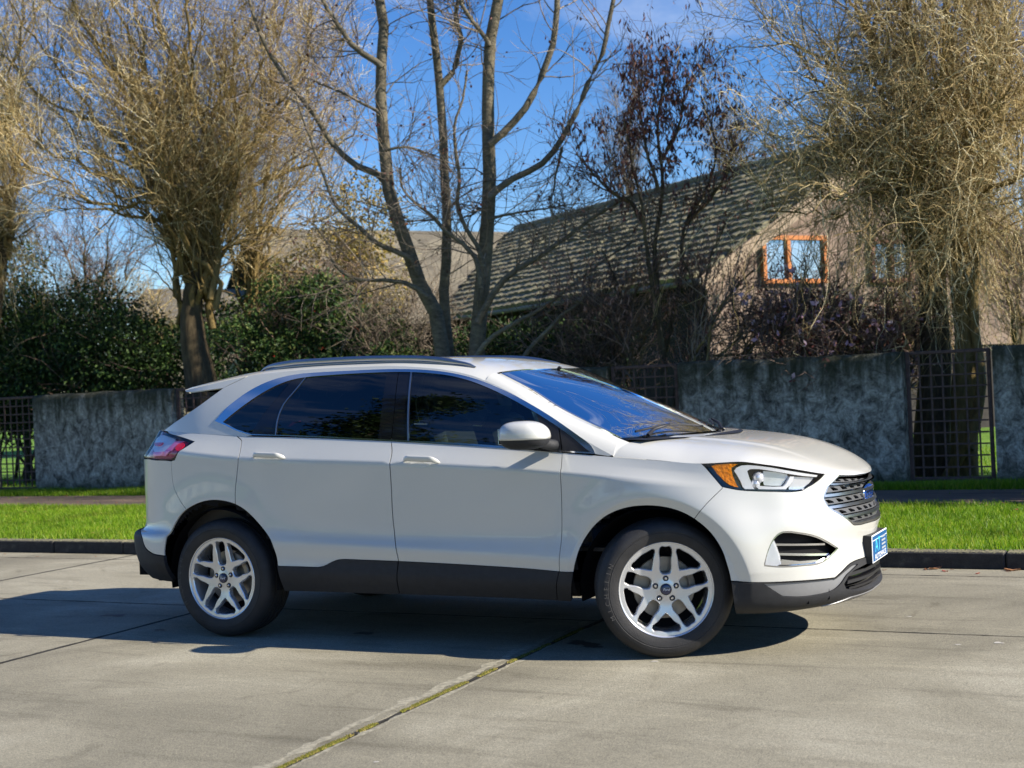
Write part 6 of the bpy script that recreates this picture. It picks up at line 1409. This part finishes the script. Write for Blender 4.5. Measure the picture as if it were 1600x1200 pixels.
c=at(1045,195,18.5); w_=np.exp(-((np.linalg.norm(hi-c,axis=1))/.95)**2); hi=hi[r.random(len(hi))<w_*.95+.05]
t.emit(t.tr,'trunk',M['bark_dark']); t.emit(t.tw,'twigs',M['twig_brown'],'stuff'); t.emit([leaves(hi,.085,r,.30,2.5,3,.025)],'seed_pods',M['pod'],'stuff'); t.emit([leaves(lo_[r.random(len(lo_))<.55],.075,r,.22,2.0,2,.03)],'dry_leaves',M['catkin'],'stuff')
# pale haze-like birch far behind
for (px,py0,D,lab,tops,sd) in ((985,330,44,'pale bare tree standing behind the roof, left of the dark pods',[(960,130),(990,100),(1005,150),(975,180),(940,200)],21),(1130,300,44,'faint bare tree behind the ridge right of the dark pods',[(1110,200),(1150,210),(1180,230),(1205,250),(1135,170)],22),(1590,540,27,'dark bare tree on the skyline at the right edge',[(1540,330),(1600,300),(1640,350),(1570,380),(1620,400)],23),(150,540,30,'bare grey tree behind the evergreen hedge on the left',[(90,360),(130,330),(180,340),(210,380),(160,400),(60,400)],24)):
    r=np.random.default_rng(sd); t=Tree('bare_tree',at(px,620,D),lab,'tree','bare trees far behind'); Q,_=t.limb([at(px,640,D),at(px+3,py0+60,D),at(px,py0,D)],.16,.09,n=10,k=8,wobble=.03,r=r); A=[];RA=[]
    for x,y in tops:
        a=at(px,py0+20,D); b=at(x,y,D+r.normal(0,.8)); q,R1=t.limb([a,a+(b-a)*.5+np.array([0,0,.25]),b],.06,.008,n=16,k=6,wobble=.15,r=r); A.append(q);RA.append(R1)
    A=np.array(A);RA=np.array(RA); p,d,rr,tt=sample(A,RA,34,.1,1,r); B=walk(p,perp(d,r,.3,.8),r.uniform(.5,1.5,len(p)),8,.15,.04,r,.05); RB=taper(len(p),8,np.full(len(p),.011),np.full(len(p),.004)); t.tw.append(tubes(B,RB,3))
    p,d,rr,tt=sample(B,RB,7,.1,1,r); C3=walk(p,perp(d,r,.1,.8),r.uniform(.25,.8,len(p)),6,.16,.02,r,.06); t.tw.append(tubes(C3,taper(len(p),6,np.full(len(p),.005),np.full(len(p),.0025)),3))
    t.emit(t.tr,'trunk',M['bark_dark'] if sd!=21 else M['bark_alder']); t.emit(t.tw,'twigs',M['twig_grey'] if sd in (21,22) else M['twig_brown'],'stuff')
# leafy evergreens
def bush(name,label,cat_,blobs,n,size,mt,seed,group=None,asp=.5,stems=6,extra=None,twm='twig_brown'):
    r=np.random.default_rng(seed); b0=blobs[0]; base=np.array([np.mean([b[0][0] for b in blobs]),np.mean([b[0][1] for b in blobs]),VZ]); t=Tree(name,base,label,cat_,group)
    vol=np.array([b[1][0]*b[1][1]*b[1][2] for b in blobs]); pr=vol**.75; pr/=pr.sum(); pts=[]
    for (c,rad),f in zip(blobs,pr):
        m_=int(n*f); c=np.array(c); rad=np.array(rad)
        # clumps on the shell and inside
        nc=max(int(m_/38),3); d=r.normal(0,1,(nc,3)); d/=np.linalg.norm(d,axis=1,keepdims=True); q=c+d*rad*(r.uniform(.45,1.08,nc)**.6)[:,None]
        pts.append(np.repeat(q,38,0)+r.normal(0,1,(nc*38,3))*rad.mean()*.15)
        for k in range(3): e=c+r.normal(0,.4,3)*rad; e[2]=min(e[2],c[2]+rad[2]*.7); t.limb([(c[0]+r.normal(0,.15),c[1],VZ),((c[0]+e[0])/2,(c[1]+e[1])/2,(VZ+e[2])/2+.1),e],.035,.010,n=10,k=6,wobble=.08,r=r)
        dd=r.normal(0,1,(40,3)); st=np.repeat(c[None],40,0)+r.normal(0,.3,(40,3))*rad; t.tw.append(tubes(walk(st,dd+[0,0,.3],np.full(40,rad.mean()*1.1),7,.2,.02,r,.1),taper(40,7,np.full(40,.010),np.full(40,.003)),3))
    P=np.vstack(pts); P=P[P[:,2]>VZ+.02]
    t.emit([leaves(P,size,r,asp)],'crown',M[mt],'stuff',smooth=False); t.emit(t.tr,'stem',M['bark_dark']); t.emit(t.tw,'twigs',M[twm],'stuff')
    if extra: extra(t,r,P)
    return t
def blob(px,py,D,rx,ry,rz): return (at(px,py,D),(rx,ry,rz))
bush('evergreen_shrub','dark evergreen hedge shrub at the left edge behind the wall','shrub',[blob(-15,575,25,1.3,.9,1.05),blob(45,540,25.2,1.1,.8,.95),blob(40,610,24.6,1.3,.7,.9)],26000,.075,'leaf_dark',41)
bush('evergreen_shrub','dark evergreen shrub with twigs before it, left of the big willow trunk','shrub',[blob(135,535,24.6,1.15,.9,1.0),blob(205,560,24.0,.95,.8,.85),blob(130,610,24.0,1.4,.6,.8),blob(250,600,23.6,.8,.6,.75)],32000,.075,'leaf_dark',42)
def camel(t,r,P): k=r.random(len(P))<.0009; t.emit([leaves(P[k],.09,r,.9,0,6,.025)],'flowers',M['petalred'],'stuff',smooth=False)
bush('camellia_bush','glossy green camellia with a few red flowers, left of the grey tree stems','shrub',[blob(505,480,22.6,.6,.6,.5),blob(560,535,22.2,.8,.6,.55),blob(470,570,22.4,.8,.6,.55),blob(620,575,21.6,.5,.5,.4),blob(520,600,21.9,1.1,.5,.45)],22000,.08,'leaf_mid',43,extra=camel)
bush('yellowing_shrub','yellow-orange leafed shrub rising behind the camellia','shrub',[blob(560,350,25.0,.85,.8,.9),blob(520,420,24.6,.9,.8,.8),blob(585,440,24.5,.7,.7,.7),blob(450,470,24.8,.8,.7,.7)],9000,.075,'leaf_olive',44,twm='twig_gold')
bush('evergreen_shrub','low dark shrub beside the willow stems, behind the car spoiler','shrub',[blob(380,560,22.5,.8,.7,.7),blob(430,500,23.5,.7,.7,.8),blob(340,520,24,.6,.6,.6)],12000,.07,'leaf_mid',45)
bush('evergreen_shrub','dark shrub in the shade under the eaves, behind the windscreen','shrub',[blob(900,560,19.8,.9,.6,.6),blob(830,560,20.4,.8,.6,.5),blob(760,560,21,.8,.6,.5)],14000,.07,'leaf_dark',46)
bush('evergreen_shrub','conical dark green shrub on the far left skyline','shrub',[blob(30,450,26.0,.55,.5,1.0),blob(35,520,26,.8,.7,.9)],9000,.07,'leaf_mid',47)
# magnolia behind the long wall
t=Tree('magnolia_tree',at(1300,620,17.2),'wide magnolia with purple-grey twigs and pale buds above the long wall','tree'); r=np.random.default_rng(51); A=[];RA=[]
for i in range(26):
    x=1170+280*(i/25.)+r.normal(0,8); q,R1=t.limb([at(1300+(x-1300)*.5,640,17.4+r.normal(0,.4)),at(x+r.normal(0,15),560,17.4+r.normal(0,.5)),at(x+r.normal(0,40),492+r.uniform(-25,30),17.3+r.normal(0,.6))],.028,.007,n=14,k=6,wobble=.12,r=r); A.append(q);RA.append(R1)
A=np.array(A);RA=np.array(RA); p,d,rr,tt=sample(A,RA,24,.25,1,r); B=walk(p,perp(d,r,.2,1.0),r.uniform(.3,.8,len(p)),7,.22,.02,r,.12); RB=taper(len(p),7,np.full(len(p),.009),np.full(len(p),.004)); t.tw.append(tubes(B,RB,3))
p,d,rr,tt=sample(B,RB,6,.15,1,r); C3=walk(p,perp(d,r,.1,.9),r.uniform(.12,.35,len(p)),5,.25,.02,r,.1); t.tw.append(tubes(C3,taper(len(p),5,np.full(len(p),.005),np.full(len(p),.003)),3)); tips=C3[:,-1]; k=r.random(len(tips))<.09
t.emit(t.tr,'trunk',M['bark_dark']); t.emit(t.tw,'twigs',M['twig_brown'],'stuff'); t.emit([leaves(tips[k],.075,r,.6,-1,3,.012)],'buds',M['petal'],'stuff',smooth=False)
k=r.random(len(tips))<.5; t.emit([leaves(tips[k],.06,r,.5,.5,2,.03)],'dry_leaves',M['pod'],'stuff',smooth=False)
# shaded twiggy shrub beyond the windscreen, ahead of the dark house wall
t=Tree('bare_shrub',at(1180,630,17.8),'bare shrub with pale curved stems between the dark tree and the magnolia','shrub'); r=np.random.default_rng(61); A=[];RA=[]
for px in ([(1085,640),(1100,565),(1112,500),(1130,470),(1160,440)],[(1100,640),(1120,560),(1150,530),(1175,500)],[(1095,640),(1090,560),(1110,520),(1128,480)],[(1140,640),(1190,520),(1230,480),(1260,440)],[(1240,640),(1258,520),(1250,470),(1262,420)],[(1305,640),(1305,540),(1318,490),(1345,450)],[(1280,640),(1300,560),(1290,480),(1270,400)]):
    q,R1=t.limb([at(x,y,17.3) for x,y in px],.03,.008,n=16,k=7,wobble=.06,r=r); A.append(q);RA.append(R1)
A=np.array(A);RA=np.array(RA); p,d,rr,tt=sample(A,RA,22,.2,1,r); B=walk(p,perp(d,r,.3,.8),r.uniform(.4,1.2,len(p)),9,.2,.03,r,.14); t.tw.append(tubes(B,taper(len(p),9,np.full(len(p),.008),np.full(len(p),.003)),3)); t.emit(t.tr,'stem',M['bark_limb']); t.emit(t.tw,'twigs',M['twig_grey'],'stuff')
# brown tangle of bare shrubs between the willows and the alder, and in front of the hedge
for (x0,x1,ytop,D,sd,lab,mt) in ((430,560,400,23.4,81,'brown tangled bare shrub behind the camellia, right of the willow stems','twig_brown'),(560,690,440,21.8,82,'grey tangled bare shrub at the foot of the alder stems','twig_grey'),(90,250,440,25.6,83,'bare twiggy shrub rising out of the dark hedge on the left','twig_gold'),(880,1010,440,18.9,84,'brown bare shrub under the eaves left of the pod tree','twig_brown')):
    r=np.random.default_rng(sd); xm=(x0+x1)/2; t=Tree('bare_shrub',at(xm,630,D),lab,'shrub'); A=[];RA=[]
    for i in range(13):
        x=x0+(x1-x0)*i/12+r.normal(0,8); q,R1=t.limb([at(xm+(x-xm)*.5,640,D+r.normal(0,.2)),at(x+r.normal(0,10),550,D+r.normal(0,.3)),at(x+r.normal(0,25),ytop+r.uniform(0,70),D+r.normal(0,.4))],.022,.005,n=14,k=6,wobble=.14,r=r); A.append(q);RA.append(R1)
    A=np.array(A);RA=np.array(RA); p,d,rr,tt=sample(A,RA,22,.15,1,r); B=walk(p,perp(d,r,.25,.9),r.uniform(.3,1.0,len(p)),8,.2,.03,r,.13); RB=taper(len(p),8,np.full(len(p),.0075),np.full(len(p),.003)); t.tw.append(tubes(B,RB,3))
    p,d,rr,tt=sample(B,RB,5,.15,1,r); C3=walk(p,perp(d,r,.1,.9),r.uniform(.15,.5,len(p)),6,.22,.01,r,.12); t.tw.append(tubes(C3,taper(len(p),6,np.full(len(p),.0045),np.full(len(p),.002)),3)); t.emit(t.tr,'stem',M['bark_dark']); t.emit(t.tw,'twigs',M[mt],'stuff')
# unseen hedge past the right edge, added to shade the strip along the wall
bush('unseen_hedge','tall unseen evergreen hedge behind the wall past the right edge, added for its shade','hedge',[((7.0,9.0,2.3),(1.6,.9,2.1)),((10.4,9.4,2.4),(1.8,.8,2.3)),((13.5,9.4,2.4),(1.8,.8,2.4))],16000,.16,'leaf_dark',48)
# beige building behind the left hedge
b0=at(330,560,36); hb=tag(empty('outbuilding',(b0[0],b0[1],VZ)),'low beige outbuilding glimpsed between the hedge and the big willow trunk','building')
def obx(nm,px0,px1,py0,py1,D,th,mt,roofy=None):
    a=at(px0,py0,D);b=at(px1,py0,D);zt=a[2];zb=VZ; V=[]
    dirn=np.array([-cF[1]*-1,0,0]); f_=np.array([cF[0],cF[1],0])*th
    for base in (a,b,b+f_,a+f_): V.append([base[0],base[1],zb])
    for base in (a,b,b+f_,a+f_): V.append([base[0],base[1],zt])
    V=np.array(V)-np.array(hb.location); mesh(nm,V,[(0,1,5,4),(1,2,6,5),(2,3,7,6),(3,0,4,7),(4,5,6,7)],mt,hb)
    return a,b,f_,zt
M['render']=simple('warm beige render',(.36,.31,.23),.9,var=.15,scale=2)
a,b,f_,zt=obx('wall',215,480,500,600,36,5,M['render'])
e=np.array([0,0,1.]); u_=(b-a)/np.linalg.norm(b-a)
V=np.array([a-u_*.4-f_*.08,b+u_*.4-f_*.08,b+u_*.4+f_*.5+e*1.0,a-u_*.4+f_*.5+e*1.0,b+u_*.4+f_*1.08,a-u_*.4+f_*1.08]); V=np.vstack([V,V-e*.12])-np.array(hb.location)
mesh('roof',V,[(0,1,2,3),(3,2,4,5),(6,7,1,0),(1,7,8,2),(0,3,9,6),(9,8,7,6),(2,8,10,4),(3,5,11,9)],M['tile2'],hb)
# distant tree line beyond the garden
r=np.random.default_rng(71); P=[]
for i in range(34):
    c=np.array([-75+i*4.2+r.normal(0,1),62+r.normal(0,3),r.uniform(1,2.4)]); d=r.normal(0,1,(700,3)); d/=np.linalg.norm(d,axis=1,keepdims=True); P.append(c+d*np.array([3.2,2.5,r.uniform(2,3.4)])*r.uniform(.6,1.05,(700,1)))
for i in range(64):
    an=math.radians(88+i*4.1+r.normal(0,.6)); c=np.array([105*math.cos(an),105*math.sin(an)+10,r.uniform(1,3)]); d=r.normal(0,1,(520,3)); d/=np.linalg.norm(d,axis=1,keepdims=True); P.append(c+d*np.array([5.5,5.5,r.uniform(3,6)])*r.uniform(.6,1.05,(520,1)))
P=np.vstack(P); V,F=leaves(P,.55,r,.7); tag(mesh('distant_trees',V,F,M['leaf_mid']),'belt of distant trees closing off the gardens behind the house','trees',kind='stuff')
# two evergreens added to shade the path, then tall ones across the road behind the photographer, mirrored in the side windows
for (x,y,h,rad,lab) in ((9.6,9.0,5.6,1.9,'unseen dark evergreen behind the wall past the right edge, added to shade the path'),(13.0,9.0,6.4,2.0,'second unseen evergreen behind the wall further past the right edge, added for shade'),(-10.5,-17.5,19,4.2,'tall dark evergreen across the road, mirrored in the rear door window'),(-4.8,-19.5,18,3.8,'tall dark evergreen across the road, mirrored in the front door window')):
    r=np.random.default_rng(int(h*7)); t=Tree('evergreen_tree',(x,y,-.05),lab,'tree'); t.limb([(x,y,-.05),(x+.1,y,h*.5),(x,y,h*.95)],.32,.05,n=14,k=10); P=[]
    for i in range(60):
        a=r.uniform(0,6.28); z=r.uniform(2,h); rr_=rad*(1-((z-2)/(h-1))**1.5)*r.uniform(.3,1); c=np.array([x+rr_*math.cos(a),y+rr_*math.sin(a),z]); t.limb([(x,y,z-.8),c],.05,.02,n=5,k=5); P.append(c+r.normal(0,.5,(260,3)))
    t.emit([leaves(np.vstack(P),.26,r,.6)],'crown',M['leaf_dark'],'stuff',smooth=False); t.emit(t.tr,'trunk',M['bark_dark'])
